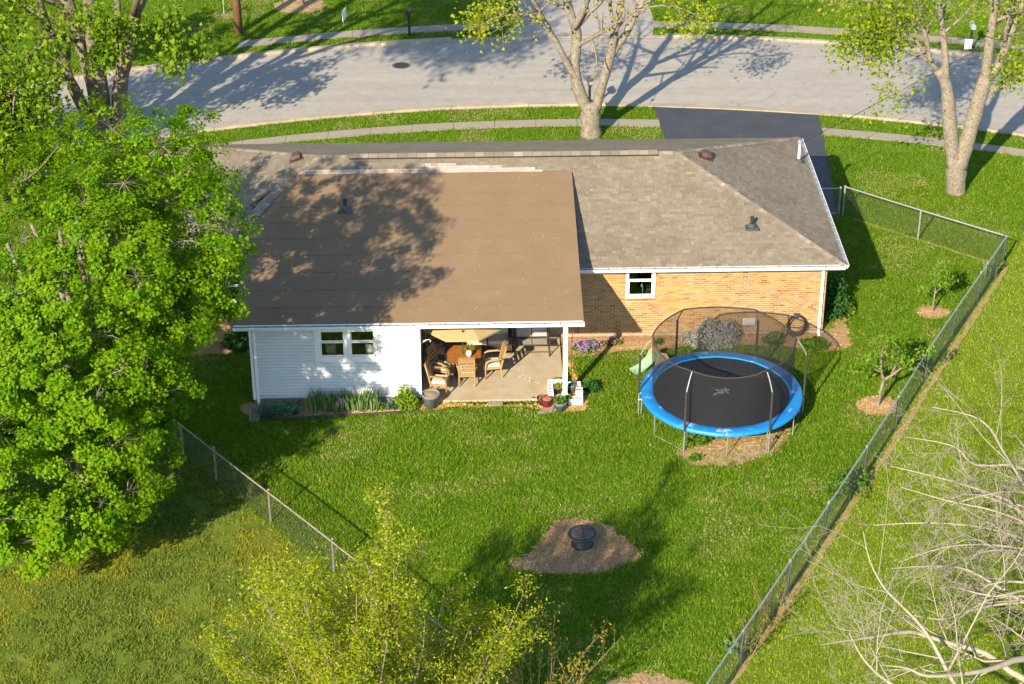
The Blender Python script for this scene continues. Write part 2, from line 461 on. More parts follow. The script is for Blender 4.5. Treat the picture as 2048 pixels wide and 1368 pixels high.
mb, BED2Q = blob([(-17.75, -3.25), (-17.7, -4.1), (-16.6, -4.2), (-15.3, -4.08), (-14.0, -3.98), (-12.95, -3.8), (-12.9, -3.25)], .006, .03, 100, 7, .02)
tag(mb.build('planting_bed_soil', M['mulch']), kind='structure')
mb, SIDEQ = blob([(-20.6, .4), (-20.6, -.5), (-19.2, -.35), (-17.8, -.3), (-17.75, .4)], .006, .05, 60, 8, .02)
tag(mb.build('side_bed_soil', M['soil']), kind='structure')
mb, BOTQ = blob([(-8.6, -16.6), (-7.6, -16.1), (-6.6, -16.2), (-6.1, -16.6), (-6.4, -17.3), (-8.2, -17.4)], .006, .12, 90, 14, .01); tag(mb.build('bare_patch', M['soil']), kind='structure')
RING1 = [(.52+.62*math.cos(a), -3.96+.55*math.sin(a)) for a in np.linspace(0, 6.28, 10)[:-1]]
RING2 = [(3.3+.52*math.cos(a), 1.64+.42*math.sin(a)) for a in np.linspace(0, 6.28, 10)[:-1]]
mb, R1Q = blob(RING1, .006, .03, 50, 9, .03); tag(mb.build('mulch_ring', M['mulch']), kind='structure')
mb, R2Q = blob(RING2, .006, .03, 50, 10, .03); tag(mb.build('mulch_ring', M['mulch']), kind='structure')
FAR1 = [(-18.7+1.15*math.cos(a), 30.2+1.0*math.sin(a)) for a in np.linspace(0, 6.28, 10)[:-1]]
mb, F1Q = blob(FAR1, .006, .06, 50, 11, .03); tag(mb.build('mulch_ring', M['soil']), kind='structure')
FAR2 = [(-21.9+.6*math.cos(a), 29.1+.45*math.sin(a)) for a in np.linspace(0, 6.28, 10)[:-1]]
mb, F2Q = blob(FAR2, .006, .05, 40, 12, .02); tag(mb.build('mulch_ring', M['soil']), kind='structure')

# ---------------------------------------------------------------- grass
def inpoly(X, Y, Q):
    ins = np.zeros(len(X), bool); k = len(Q)
    for i in range(k):
        x0, y0 = Q[i]; x1, y1 = Q[(i+1) % k]
        c = ((y0 > Y) != (y1 > Y))
        ins ^= c & (X < (x1-x0)*(Y-y0)/((y1-y0) if abs(y1-y0) > 1e-9 else 1e-9)+x0)
    return ins
def vnoise(X, Y, s, seed):
    r = np.random.default_rng(seed); T = r.random((64, 64)); x = X*s; y = Y*s
    i = np.floor(x).astype(int); j = np.floor(y).astype(int); u = x-i; v = y-j; u = u*u*(3-2*u); v = v*v*(3-2*v)
    g = lambda a, b: T[a % 64, b % 64]
    return (g(i, j)*(1-u)+g(i+1, j)*u)*(1-v)+(g(i, j+1)*(1-u)+g(i+1, j+1)*u)*v
def fbm(X, Y, s, seed): return .55*vnoise(X, Y, s, seed)+.3*vnoise(X, Y, s*2.3, seed+1)+.15*vnoise(X, Y, s*5.1, seed+2)
def covered(X, Y):
    e = (X > -20.45) & (X < -.42) & (Y > .42) & (Y < 9.1)
    e |= (X > -17.78) & (X < -8.62) & (Y > -3.42) & (Y < .5)
    yn = 19.01+.0041*(X+8)-.01136*(X+8)**2; yf = 25.79+.0238*(X+8)-.00981*(X+8)**2
    e |= (Y > yn-.41) & (Y < yf+.41)
    e |= (np.abs(Y-(yn-2.02)) < .30) & ((X < -4.05) | (X > 2.05))
    e |= (np.abs(Y-(yf+1.72)) < .35) & (((X > -20.95) & (X < -9.9)) | (X > -3.5))
    e |= (X > -4.1) & (X < np.minimum(2.12, 1.45+(Y-8.6)*.075)) & (Y > 8.6) & (Y < 19)
    e |= (X > -9.6) & (X < -3.4) & (Y > yf)
    for Q in (BOTQ, PITQ, BEDQ, STRIPQ, BED2Q, SIDEQ, R1Q, R2Q, F1Q): e |= inpoly(X, Y, Q) & (RNG.random(len(X)) > .04)
    e |= inpoly(X, Y, DIRTQ) & (RNG.random(len(X)) > .22)
    return e
def in_frame(X, Y):
    t = (Y+17.5)/(31.8+17.5)
    return (X > -23.4+(-32.9+23.4)*t) & (X < 2.6+(14.2-2.6)*t) & (t > 0) & (t < 1)
def sL(X, Y): return (X+19.5)*-.787+(Y+6.1)*-.617
def sR(X, Y): return (X-6.27)*.87+(Y-4.82)*-.493
def blades(X, Y, h, w, m, name, label):
    n = len(X)
    a = RNG.random(n)*6.283; ln = h*(.35+1.0*RNG.random(n)); b = RNG.random(n)*6.283
    dx, dy = np.cos(a)*w*.5, np.sin(a)*w*.5
    V = np.empty((n, 3, 3))
    V[:, 0] = np.stack([X-dx, Y-dy, np.full(n, .0)], 1); V[:, 1] = np.stack([X+dx, Y+dy, np.full(n, .0)], 1)
    V[:, 2] = np.stack([X+np.cos(b)*ln, Y+np.sin(b)*ln, h], 1)
    o = np_mesh(name, V.reshape(-1, 3), np.arange(3*n).reshape(n, 3), m)
    return tag(o, label, 'grass', kind='stuff')
def sow(n, test):
    X = RNG.uniform(-33, 15, n); Y = RNG.uniform(-17.5, 31.5, n)
    k = in_frame(X, Y); X, Y = X[k], Y[k]
    k = test(X, Y) & ~covered(X, Y); return X[k], Y[k]
straw = (.9, (.34, .27, .10))
GM_yard = leafmat('grass_yard', [(0, (.07, .155, .004)), (.35, (.11, .215, .007)), (.7, (.145, .25, .010)), (.92, (.20, .285, .020)), (1, (.34, .31, .10))], .3, .6, .2)
GM_straw = leafmat('grass_straw', [(0, (.30, .24, .10)), (.5, (.40, .33, .16)), (1, (.22, .22, .06))], .2, .8, .1)
GM_weed = leafmat('grass_rough', [(0, (.09, .145, .02)), (.4, (.14, .20, .028)), (.8, (.185, .24, .038)), (1, (.25, .275, .05))], .3, .7, .15)
GM_gold = leafmat('grass_golden', [(0, (.25, .245, .022)), (.5, (.32, .29, .03)), (1, (.20, .235, .022))], .3, .7, .15)
GM_mown = leafmat('grass_mown', [(0, (.16, .24, .008)), (.5, (.21, .29, .013)), (.9, (.26, .325, .03)), (1, (.36, .34, .09))], .3, .65, .15)
X, Y = sow(1750000, lambda X, Y: (sL(X, Y) < .05) & (sR(X, Y) < .05))
f = fbm(X, Y, .62, 21); q = RNG.random(len(X)); thin = np.clip((f-.58)*8, 0, .55)
far = np.where(Y > 12, .55, 1.0)
k = (q > thin) & (RNG.random(len(X)) < far)
st = (q < thin) & (RNG.random(len(X)) < .75)
hh = .035+.05*vnoise(X, Y, 1.7, 5)+.035*RNG.random(len(X))
blades(X[k], Y[k], hh[k], .030, GM_yard, 'lawn_grass', 'short green lawn grass growing all round the house')
blades(X[st], Y[st], hh[st]*.55, .03, GM_straw, 'dry_grass', 'patches of dry straw coloured grass in the green lawn')
X, Y = sow(900000, lambda X, Y: sR(X, Y) > .1)
f = fbm(X, Y, .9, 31)
blades(X, Y, .03+.05*RNG.random(len(X))+.02*f, .034, GM_mown, 'neighbour_grass', 'light green mown grass beyond the right chain link fence')
X, Y = sow(1600000, lambda X, Y: sL(X, Y) > .05)
f = fbm(X, Y, 1.5, 41); clump = fbm(X, Y, 3.2, 43)
gold = fbm(X, Y, .38, 47)+.12*RNG.random(len(X))+.10*np.clip(1-np.hypot(X+18.3, Y+10.2)/2.5, 0, 1) > .635
k = (clump > .33)
hh = .03+.20*np.clip(clump-.38, 0, 1)+.03*RNG.random(len(X))
blades(X[k & ~gold], Y[k & ~gold], hh[k & ~gold], .032, GM_weed, 'rough_grass', 'coarse olive weeds covering the lot beyond the left fence')
blades(X[k & gold], Y[k & gold], hh[k & gold]*.8, .03, GM_gold, 'golden_grass', 'yellowish dry patches among the weeds beyond the left fence')

# loose chips and leaf bits lying on the mulch
def chips(Qs, dens, m, name, label, ln=.05, wd=.012, seed=3, dome=.03):
    r = np.random.default_rng(seed); P = []
    for Q in Qs:
        a, b = Q.min(0), Q.max(0); n = int(dens*(b-a).prod()); X = r.uniform(a[0], b[0], n); Y = r.uniform(a[1], b[1], n)
        X = X+r.normal(0, .05, n); Y = Y+r.normal(0, .05, n); k = inpoly(X, Y, Q) | (inpoly(X+r.normal(0, .15, n), Y+r.normal(0, .15, n), Q) & (r.random(n) < .35)); P.append(np.stack([X[k], Y[k]], 1))
    P = np.concatenate(P); k = ~((P[:, 0] > -20.45) & (P[:, 0] < -.42) & (P[:, 1] > .40)) & ~((P[:, 0] > -17.78) & (P[:, 0] < -8.62) & (P[:, 1] > -3.42)); P = P[k]
    n = len(P); a = r.random(n)*6.283; L = ln*(.4+.8*r.random(n))[:, None]/2; W = wd*(.6+.8*r.random(n))[:, None]/2
    D = np.stack([np.cos(a), np.sin(a), r.normal(0, .25, n)], 1); S = np.stack([-np.sin(a), np.cos(a), r.normal(0, .5, n)], 1)
    C = np.concatenate([P, (.012+dome*.8+.02*r.random(n))[:, None]], 1)
    V = np.stack([C-D*L-S*W, C+D*L-S*W, C+D*L+S*W, C-D*L+S*W], 1).reshape(-1, 3); i = np.arange(n)*4
    F = np.concatenate([np.stack([i, i+1, i+2], 1), np.stack([i, i+2, i+3], 1)])
    tag(np_mesh(name, V, F, m), label, 'mulch', kind='stuff')
CHIP = imat('wood_chip', [(0, (.33, .18, .075)), (.4, (.48, .30, .135)), (.75, (.57, .375, .185)), (1, (.66, .48, .27))], .95, 0)
LIT = imat('fallen_leaf', [(0, (.45, .26, .06)), (.4, (.62, .42, .12)), (.8, (.70, .52, .2)), (1, (.35, .2, .07))], .9, 0)
chips([PITQ, R1Q, R2Q], 700, CHIP, 'mulch_chips', 'straw coloured wood chips on the fire pit patch and tree rings')
chips([BEDQ, BED2Q], 260, CHIP, 'bed_chips', 'brown chips lying on the beds along the house walls', seed=4, dome=.015)
chips([STRIPQ], 420, LIT, 'leaf_litter', 'yellow leaf litter along the front edge of the patio', .05, .03, 5, .0)
chips([DIRTQ, BOTQ], 120, CHIP, 'soil_bits', 'straw bits on the bare soil of the yard', .06, .012, 6, .01)

# ---------------------------------------------------------------- the house
HE, T_, W_, L_ = 2.62, .353, 4.721, 20.85
house = thing('brick_house', 'single storey tan brick house with hipped shingle roof and a white rear addition', 'house')
WY = .42                      # rear wall plane
XR, XL = -8.12, -18.145       # patio roof, right and left edge
YB, ZB, YT = -3.43, 2.69, 3.887
SL = (HE+T_*YT+.05-ZB)/(YT-YB)
def shed_z(y): return ZB+SL*(y-YB)

# --- walls (mortar faces with openings), bricks laid on the rear wall
def wall_with_holes(mb, x0, x1, z0, z1, holes, y0, y1):
    xs = sorted({x0, x1, *[h[0] for h in holes], *[h[1] for h in holes]})
    for a, b in zip(xs[:-1], xs[1:]):
        zs = [z0]
        for h in sorted([h for h in holes if h[0] <= a and h[1] >= b], key=lambda h: h[2]): zs += [h[2], h[3]]
        zs.append(z1)
        for i in range(0, len(zs), 2):
            if zs[i+1]-zs[i] > .005: mb.box(a, b, y0, y1, zs[i], zs[i+1])
WIN_R = (-6.585, -5.685, 1.34, 2.40)
WIN_P = (-10.75, -9.80, 1.34, 2.40)
WIN_L = (-19.05, -18.15, 1.36, 2.40)
holes = [WIN_R, WIN_P, WIN_L]
mb = MB(); wall_with_holes(mb, -20.43, -.42, 0, 2.44, holes, WY+.008, WY+.22)
rear = mb.build('rear_wall', M['mortar'], house)
mb = MB(); mb.box(-.64, -.42, WY+.221, 9.02, 0, 2.44); mb.box(-20.43, -20.21, WY+.221, 9.02, 0, 2.44); mb.box(-20.2, -.65, 8.80, 9.02, 0, 2.44)
mb.build('outer_wall', M['mortar'], house)
mb = MB(); mb.box(-20.2, -.65, WY+1.2, WY+1.25, 0, 2.44); mb.box(-20.2, -.65, WY+.24, 8.7, 2.40, 2.44)
mb.build('dark_room_backing', M['dark'], house)  # near-black sheets stand in for the dimness of the rooms behind the panes
for a, b in ((-20.48, -17.76), (-8.6, -.37)): MB().box(a, b, WY-.03, WY+.007, -.02, .10).build('foundation', M['kerb'], house)
BW, BH, PU, PV = .184, .0585, .1975, .0725
brick_mesh = {}
def bmesh_for(w):
    k = round(w, 3)
    if k not in brick_mesh: brick_mesh[k] = MB().box(0, k, -.010, .0, 0, BH).mesh('brick', M['brick'])
    return brick_mesh[k]
field = MB(); nsolo = 0
for row in range(33):
    z = .105+row*PV
    if z+BH > 2.43: break
    for seg0, seg1 in ((-20.43, -17.80), (-12.7, -.42)):
        u = seg0-(row % 2)*PU/2
        while u < seg1:
            a, b = max(u, seg0), min(u+BW, seg1); cuts = [(a, b)]
            for h in holes+[(WIN_R[0]-.01, WIN_R[1]+.01, 1.24, 1.34), (WIN_P[0]-.01, WIN_P[1]+.01, 1.24, 1.34), (WIN_L[0]-.01, WIN_L[1]+.01, 1.24, 1.34)]:
                if z+BH > h[2]-.005 and z < h[3]+.005:
                    cuts = [c for (p, q) in cuts for c in ((p, min(q, h[0]-.006)), (max(p, h[1]+.006), q)) if c[1]-c[0] > .02]
            for p, q in cuts:
                if q-p < .02: continue
                pr = random.uniform(-.003, .004)
                if abs(q-p-BW) < 1e-4 and nsolo < 300 and p > -5.45 and z > .95:
                    o = bpy.data.objects.new('brick', bmesh_for(BW)); COL.objects.link(o); o.parent = rear
                    o.location = (p, WY+.0075+pr, z); nsolo += 1
                else: field.box(p, q, WY-.0025+pr, WY+.0075+pr, z, z+BH)
            u += PU
tag(field.build('brick_field', M['brick'], rear), kind='stuff')

def window(name, x0, x1, z0, z1, y, label=None, fw=.075, up='glassup'):
    w = MB()
    for a, b, c, d in ((x0, x0+fw, z0, z1), (x1-fw, x1, z0, z1), (x0+fw, x1-fw, z1-fw, z1), (x0+fw, x1-fw, z0, z0+fw*1.15)): w.box(a, b, y-.03, y+.10, c, d)
    o = w.build(name, M['white'], house)
    if label: o['label'] = label
    zm = z0+(z1-z0)*.56; i0, i1 = x0+fw+.003, x1-fw-.003; zb, zt = z0+fw*1.15+.003, z1-fw-.003
    s = .032
    mb = MB()
    for a, b, c, d in ((i0, i0+s, zb, zm), (i1-s, i1, zb, zm), (i0+s, i1-s, zb, zb+s), (i0+s, i1-s, zm-s, zm)): mb.box(a, b, y+.005, y+.035, c, d)
    mb.build('lower_sash', M['white'], o)
    mb = MB()
    for a, b, c, d in ((i0, i0+s, zm+.002, zt), (i1-s, i1, zm+.002, zt), (i0+s, i1-s, zm+.002, zm+.002+s), (i0+s, i1-s, zt-s, zt)): mb.box(a, b, y+.04, y+.07, c, d)
    mb.build('upper_sash', M['white'], o)
    MB().box(i0+s, i1-s, y+.018, y+.022, zb+s, zm-s).build('pane', M['glass'], o)
    MB().box(i0+s, i1-s, y+.053, y+.057, zm+s+.002, zt-s).build('pane', M[up], o)
    return o
window('window', *WIN_R, WY-.005)
window('window', *WIN_P, WY-.005)
window('window', *WIN_L, WY-.005)
for wx in (WIN_R, WIN_P, WIN_L):
    n = 12; st = (wx[1]-wx[0])/n
    sill = MB().box(wx[0], wx[1], WY-.002, WY+.006, 1.238, 1.335).build('window_sill', M['mortar'], house)
    for i in range(n): MB().box(wx[0]+i*st+.005, wx[0]+(i+1)*st-.005, WY-.035, WY-.003, 1.245, 1.33).build('brick', M['soldier'], sill)
# a small plant ornament behind the right window
mb = MB(); mb.tube([(-6.05, WY+.16, 1.42), (-6.05, WY+.16, 1.60)], .012, 5); mb.tube([(-6.05, WY+.16, 1.6), (-6.09, WY+.17, 1.68), (-6.06, WY+.17, 1.75)], [.02, .035, .004], 5)
tag(mb.build('window_ornament', pmat('ornament_green', (.25, .5, .35), rough=.4)), 'small green ornament on the inner sill of the right window', 'ornament')
tag(MB().box(-2.92, -2.55, WY-.035, WY-.003, .37, .56).build('wall_vent', M['white'], house))
o = MB()
for i in range(4): o.box(-2.90, -2.57, WY-.044, WY-.036, .395+i*.042, .412+i*.042)
o.build('vent_louvre', M['guard'], house)
o = MB().box(-17.95, -17.78, WY-.03, WY-.004, .5, .8); o.build('wall_vent', M['vent'], house)

# --- soffit, fascia, gutters
mb = MB(); mb.box(-20.85, XL-.01, 0.0, WY-.004, 2.43, 2.45); mb.box(XR+.01, 0, 0, WY-.004, 2.43, 2.45); mb.box(-.41, 0, WY, 9.44, 2.43, 2.45); mb.box(-20.85, -20.44, WY, 9.44, 2.43, 2.45); mb.box(-20.4, -.42, 9.03, 9.44, 2.43, 2.45)
mb.build('soffit', M['white'], house)
mb = MB(); mb.box(-20.85, XL-.01, -.02, -.001, 2.44, 2.61); mb.box(XR+.01, 0, -.02, -.001, 2.44, 2.61); mb.box(.001, .02, 0, 9.44, 2.44, 2.61); mb.box(-20.87, -20.851, 0, 9.44, 2.44, 2.61)
mb.build('fascia', M['white'], house)
def gutter(p0, p1, out, zt, name='gutter', step=.47, ext=0.0):
    p0, p1, out = Vector(p0), Vector(p1), Vector(out)
    t = (p1-p0); n = t.length; t.normalize()
    mb = MB()
    prof = [(0, zt), (0, zt-.12), (.05, zt-.125), (.085, zt-.12), (.105, zt-.06), (.125, zt-.045), (.125, zt), (.113, zt), (.113, zt-.03), (.012, zt-.03), (.012, zt)]
    rings = []
    for e in (p0-t*ext, p1+t*ext): rings.append([(e.x+out.x*a, e.y+out.y*a, z) for a, z in prof])
    k = len(prof)
    for i in range(k): j = (i+1) % k; mb.quad(rings[0][i], rings[0][j], rings[1][j], rings[1][i])
    mb.poly(rings[0][::-1]); mb.poly(rings[1])
    o = mb.build(name, M['white'], house)
    g = MB(); a = p0+out*.014; b = p1+out*.014; c = p1+out*.112; d = p0+out*.112
    g.quad((a.x, a.y, zt-.004), (b.x, b.y, zt-.004), (c.x, c.y, zt-.014), (d.x, d.y, zt-.014)); g.build('gutter_guard', M['guard'], o)
    k = int(n/step)
    for i in range(1, k):
        q = p0+t*(i*step)+t*random.uniform(-.02, .02)
        A = q+out*.008; B = q+out*.127
        m = MB(); w = t*.009
        m.quad((A-w)[:2]+(zt+.004,), (A+w)[:2]+(zt+.004,), (B+w)[:2]+(zt+.004,), (B-w)[:2]+(zt+.004,)) if False else m.poly([(A.x-w.x, A.y-w.y, zt+.004), (A.x+w.x, A.y+w.y, zt+.004), (B.x+w.x, B.y+w.y, zt+.004), (B.x-w.x, B.y-w.y, zt+.004)])
        m.build('gutter_strap', M['white' if out.x else 'darkmetal'], o)
    return o
gutter((XR+.02, -.021, 0), (.02, -.021, 0), (0, -1, 0), 2.61)
gutter((.021, -.02, 0), (.021, 9.44, 0), (1, 0, 0), 2.61, step=.42)
gutter((-20.85, -.021, 0), (XL-.02, -.021, 0), (0, -1, 0), 2.61)
gutter((XL-.03, YB-.022, 0), (XR+.04, YB-.022, 0), (0, -1, 0), ZB-.005)
def downspout(x, y, ztop, dx, yoff):
    mb = MB()
    mb.box(x-.04, x+.04, y-.075, y-.005, .12, ztop)
    M1 = Matrix.Translation((x, y-.04, .12)) @ Matrix.Rotation(math.radians(35), 4, 'X')
    mb.box(-.04, .04, -.22, .03, -.07, .0, M1)
    o = mb.build('downspout', M['white'], house)
    s = MB().tube([(x, y-.04, ztop-.02), (x, y-.04-yoff*.5, ztop+.06), (x, y-.04-yoff, ztop+.12)], .042, 8); s.build('elbow', M['white'], o)
    for z in (.5, 1.6): MB().box(x-.048, x+.048, y-.079, y-.002, z, z+.03).build('strap', M['white'], o)
downspout(-.55, WY-.012, 2.36, 0, .3)

# --- main roof deck (four planes) and shingles
RZ = HE+T_*W_
A0, A1, A2, A3 = (-L_, 0, HE), (0, 0, HE), (0, 2*W_, HE), (-L_, 2*W_, HE)
R0, R1 = (-L_+W_, W_, RZ), (-W_, W_, RZ)
mb = MB(); mb.poly([A0, A1, R1, R0]); mb.poly([A1, A2, R1]); mb.poly([A2, A3, R0, R1]); mb.poly([A3, A0, R0])
lo = lambda p: (p[0], p[1], p[2]-.12)
mb.poly([lo(A1), lo(A0), lo(R0), lo(R1)]); mb.poly([lo(A2), lo(A1), lo(R1)]); mb.poly([lo(A3), lo(A2), lo(R1), lo(R0)]); mb.poly([lo(A0), lo(A3), lo(R0)])
for a, b in ((A0, A1), (A1, A2), (A2, A3), (A3, A0)): mb.quad(lo(a), lo(b), b, a)
roof = mb.build('main_roof', M['deck'], house)
EXP = .117
SW = (.135, .165, .20, .245)
def tab_verts(w): return [(.002, -.012, 0), (w-.002, -.012, 0), (w-.002, -.012, .013), (.002, -.012, .013), (.002, EXP+.012, .0045), (w-.002, EXP+.012, .0045), (.002, EXP+.012, 0), (w-.002, EXP+.012, 0)]
TABF = [(3, 2, 5, 4), (0, 1, 2, 3), (1, 7, 5, 2), (6, 0, 3, 4)]
tabmesh = []
for w in SW:
    me = bpy.data.meshes.new('shingle'); me.from_pydata(tab_verts(w), [], TABF); me.materials.append(M['shingle']); tabmesh.append(me)
solo = 0
def shingle_face(o, u, v, vmax, ulo, uhi, seed, solo_test=None, skip=None, parent=roof, m='shingle', name='shingle_field', lift=.002):
    global solo
    o, u, v = Vector(o), Vector(u).normalized(), Vector(v).normalized(); n = u.cross(v)
    if n.z < 0: n = -n
    r = random.Random(seed); fld = MB(); rot = Matrix((u, v, n)).transposed().to_4x4()
    rows = int(vmax/EXP)+1
    for k in range(rows):
        vv = k*EXP
        if vv > vmax-.02: break
        vm = min(vv+EXP*.5, vmax-.01)
        a, b = ulo(vm), uhi(vm)
        x = a-r.uniform(0, .25)
        while x < b:
            i = r.randrange(4); w = SW[i]; p, q = max(x, a), min(x+w, b)
            x += w
            if q-p < .03: continue
            if skip and skip((p+q)/2, vv): continue
            base = o+u*p+v*vv+n*(lift+r.uniform(0, .002))
            if solo_test and solo < 300 and abs(q-p-w) < 1e-6 and solo_test(p, vv):
                ob = bpy.data.objects.new('shingle', tabmesh[i]); COL.objects.link(ob); ob.parent = parent
                ob.matrix_local = Matrix.Translation(base) @ rot; solo += 1
            else:
                nb = len(fld.v)
                for c in tab_verts(q-p): fld.v.append(tuple(base+u*c[0]+v*c[1]+n*c[2]))
                fld.f += [tuple(nb+j for j in f) for f in TABF]
    return tag(fld.build(name, M[m], parent), kind='stuff')
cs = math.sqrt(1+T_*T_); SLEN = W_*cs
def in_shed(xl, v):
    x = -L_+xl; y = v/cs
    return x < XR-.02 and y < YT-.02 and x > XL+.02
shingle_face(A0, (1, 0, 0), (0, 1, T_), SLEN, lambda v: v/cs, lambda v: L_-v/cs, 1, lambda p, v: p > 13.3 and v < 2.3, in_shed)
shingle_face(A1, (0, 1, 0), (-1, 0, T_), SLEN, lambda v: v/cs, lambda v: 2*W_-v/cs, 2)
shingle_face(A2, (-1, 0, 0), (0, -1, T_), SLEN, lambda v: v/cs, lambda v: L_-v/cs, 3)
shingle_face(A3, (0, -1, 0), (1, 0, T_), SLEN, lambda v: v/cs, lambda v: 2*W_-v/cs, 4)
# newer pinkish courses just above the patio roof
vt = YT*cs
for k, (a, b) in enumerate(((-16.75, -9.0), (-16.7, -9.25), (-12.7, -10.3), (-12.85, -11.75))):
    shingle_face((a, (vt+.0+k*EXP)/cs, HE+T_*(vt+k*EXP)/cs), (1, 0, 0), (0, 1, T_), EXP, lambda v: 0, lambda v, a=a, b=b: b-a, 20+k, m='pinkshingle', name='new_shingle_course', lift=.0115)
def caps(p0, p1, nl, nr, step, w, r0, name='cap_shingle', as_parts=True, m='cap'):
    p0, p1 = Vector(p0), Vector(p1); t = p1-p0; n = int(t.length/step); t.normalize()
    nl, nr = Vector(nl).normalized(), Vector(nr).normalized()
    up = (nl+nr).normalized(); fld = MB()
    for i in range(n):
        c = p0+t*(i*step); ww = w*r0.uniform(.9, 1.08)
        sl = t.cross(nl).normalized(); sr = -t.cross(nr).normalized()
        if sl.dot(up) > 0: sl = -sl
        if sr.dot(up) > 0: sr = -sr
        if sl.dot(sr) > .5: sr = -sr
        lift = .022
        mb = fld if not as_parts else MB()
        h0, h1 = up*(lift+.012), up*lift
        a, b = c-t*.01, c+t*(step+.02)
        mb.quad(a+h0+sl*ww, a+h0, b+h1, b+h1+sl*ww); mb.quad(a+h0, a+h0+sr*ww, b+h1+sr*ww, b+h1)
        mb.poly([a+sl*ww, a+sr*ww, a+h0+sr*ww, a+h0, a+h0+sl*ww])
        if as_parts: mb.build(name, M[m], roof)
    if not as_parts: tag(fld.build(name+'s', M[m], roof), kind='stuff')
NR_, NE_, NF_, NW_ = (0, -T_, 1), (T_, 0, 1), (0, T_, 1), (-T_, 0, 1)
rc = random.Random(5)
caps(A1, R1, NR_, NE_, .145, .15, rc)
caps(A2, R1, NE_, NF_, .145, .15, rc, as_parts=False)
caps(A3, R0, NF_, NW_, .145, .15, rc, as_parts=False)
hx = -L_+YT
# raised edge where the patio roof runs into the left slope
caps((XL, 1.38, HE+T_*(XL+L_)+.03), (hx, YT, HE+T_*YT+.03), (0, -SL, 1), NW_, .145, .2, rc)
caps((hx, YT, HE+T_*YT), R0, NR_, NW_, .145, .15, rc)
caps(R0, (-15.15, W_, RZ), NR_, NF_, .145, .15, rc, as_parts=False, name='ridge_cap')
caps((-5.3, W_, RZ), R1, NR_, NF_, .145, .15, rc, as_parts=False, name='ridge_cap')
# ridge vent
mb = MB()
x0, x1 = -15.15, -5.32
prof = [(W_-.19, -.045), (W_-.19, .0), (W_, .062), (W_+.19, .0), (W_+.19, -.045)]
for (ya, za), (yb, zb) in zip(prof[:-1], prof[1:]): mb.quad((x0, ya, RZ+za), (x1, ya, RZ+za), (x1, yb, RZ+zb), (x0, yb, RZ+zb))
for x in (x0, x1): mb.poly([(x, y, RZ+z) for y, z in prof])
rv = mb.build('ridge_vent', M['darkmetal'], roof)
n = int((x1-x0)/.3)
for i in range(n):
    a = x0+(x1-x0)*i/n+.004; b = x0+(x1-x0)*(i+1)/n-.004
    m = MB()
    for s in (-1, 1): m.quad((a, W_+s*.20, RZ+.006), (b, W_+s*.20, RZ+.006), (b, W_, RZ+.07), (a, W_, RZ+.07))
    m.build('vent_cap_shingle', M['cap'], rv)
# roof vents and pipes
def turtle_vent(x, y, face):
    if face == 'E': z = HE+T_*(-x); nrm = Vector(NE_)
    else: z = HE+T_*(x+L_); nrm = Vector(NW_)
    q = nrm.to_track_quat('Z', 'Y').to_matrix().to_4x4(); q = Matrix.Translation((x, y, z)) @ q
    mb = MB(); mb.box(-.25, .25, -.25, .25, .012, .022, q); b = mb.build('vent_flange', M['vent'], roof)
    pts = [(-.19, -.17), (.19, -.17), (.24, 0), (.19, .17), (-.19, .17), (-.24, 0)]
    m = MB(); m.v = [tuple(q @ Vector((a*.8, c*.8, .02))) for a, c in pts]+[tuple(q @ Vector((a, c, .10))) for a, c in pts]+[tuple(q @ Vector((a*.7, c*.7, .19))) for a, c in pts]
    for k in range(6): j = (k+1) % 6; m.f += [(k, j, 6+j, 6+k), (6+k, 6+j, 12+j, 12+k)]
    m.f.append(tuple(range(12, 18))); m.build('roof_vent', M['vent'], roof)
turtle_vent(-3.75, 5.05, 'E'); turtle_vent(-L_+4.0, 5.1, 'W')
def plumbing(x, y, z, par):
    MB().box(x-.2, x+.2, y-.2, y+.16, z-.035, z+.03).build('pipe_flashing', M['boot'], par)
    MB().lathe([(.125, -.03), (.12, .09), (.07, .13), (.06, .13)], (x, y, z), 14).build('pipe_boot', M['boot'], par)
    MB().lathe([(.058, .0), (.058, .36), (.045, .36), (.045, .1)], (x, y, z), 12).build('vent_pipe', M['pipe'], par)
plumbing(-2.66, 1.5, HE+T_*1.5+.02, roof)
# electric service mast on the front right corner of the roof
mx, my = -.33, 7.25
mb = MB().tube([(mx, my, 2.3), (mx, my, 3.35), (mx+.02, my-.02, 3.43)], .045, 10); ms = mb.build('service_mast', M['white'], house)
MB().lathe([(.0, .12), (.07, .09), (.085, .0), (.05, -.05)], (mx, my, 3.42), 12).build('weather_head', M['galv'], ms)
MB().lathe([(.17, 0), (.07, .09), (.05, .1)], (mx, my, HE+T_*.32+.02), 12).build('mast_flashing', M['boot'], ms)

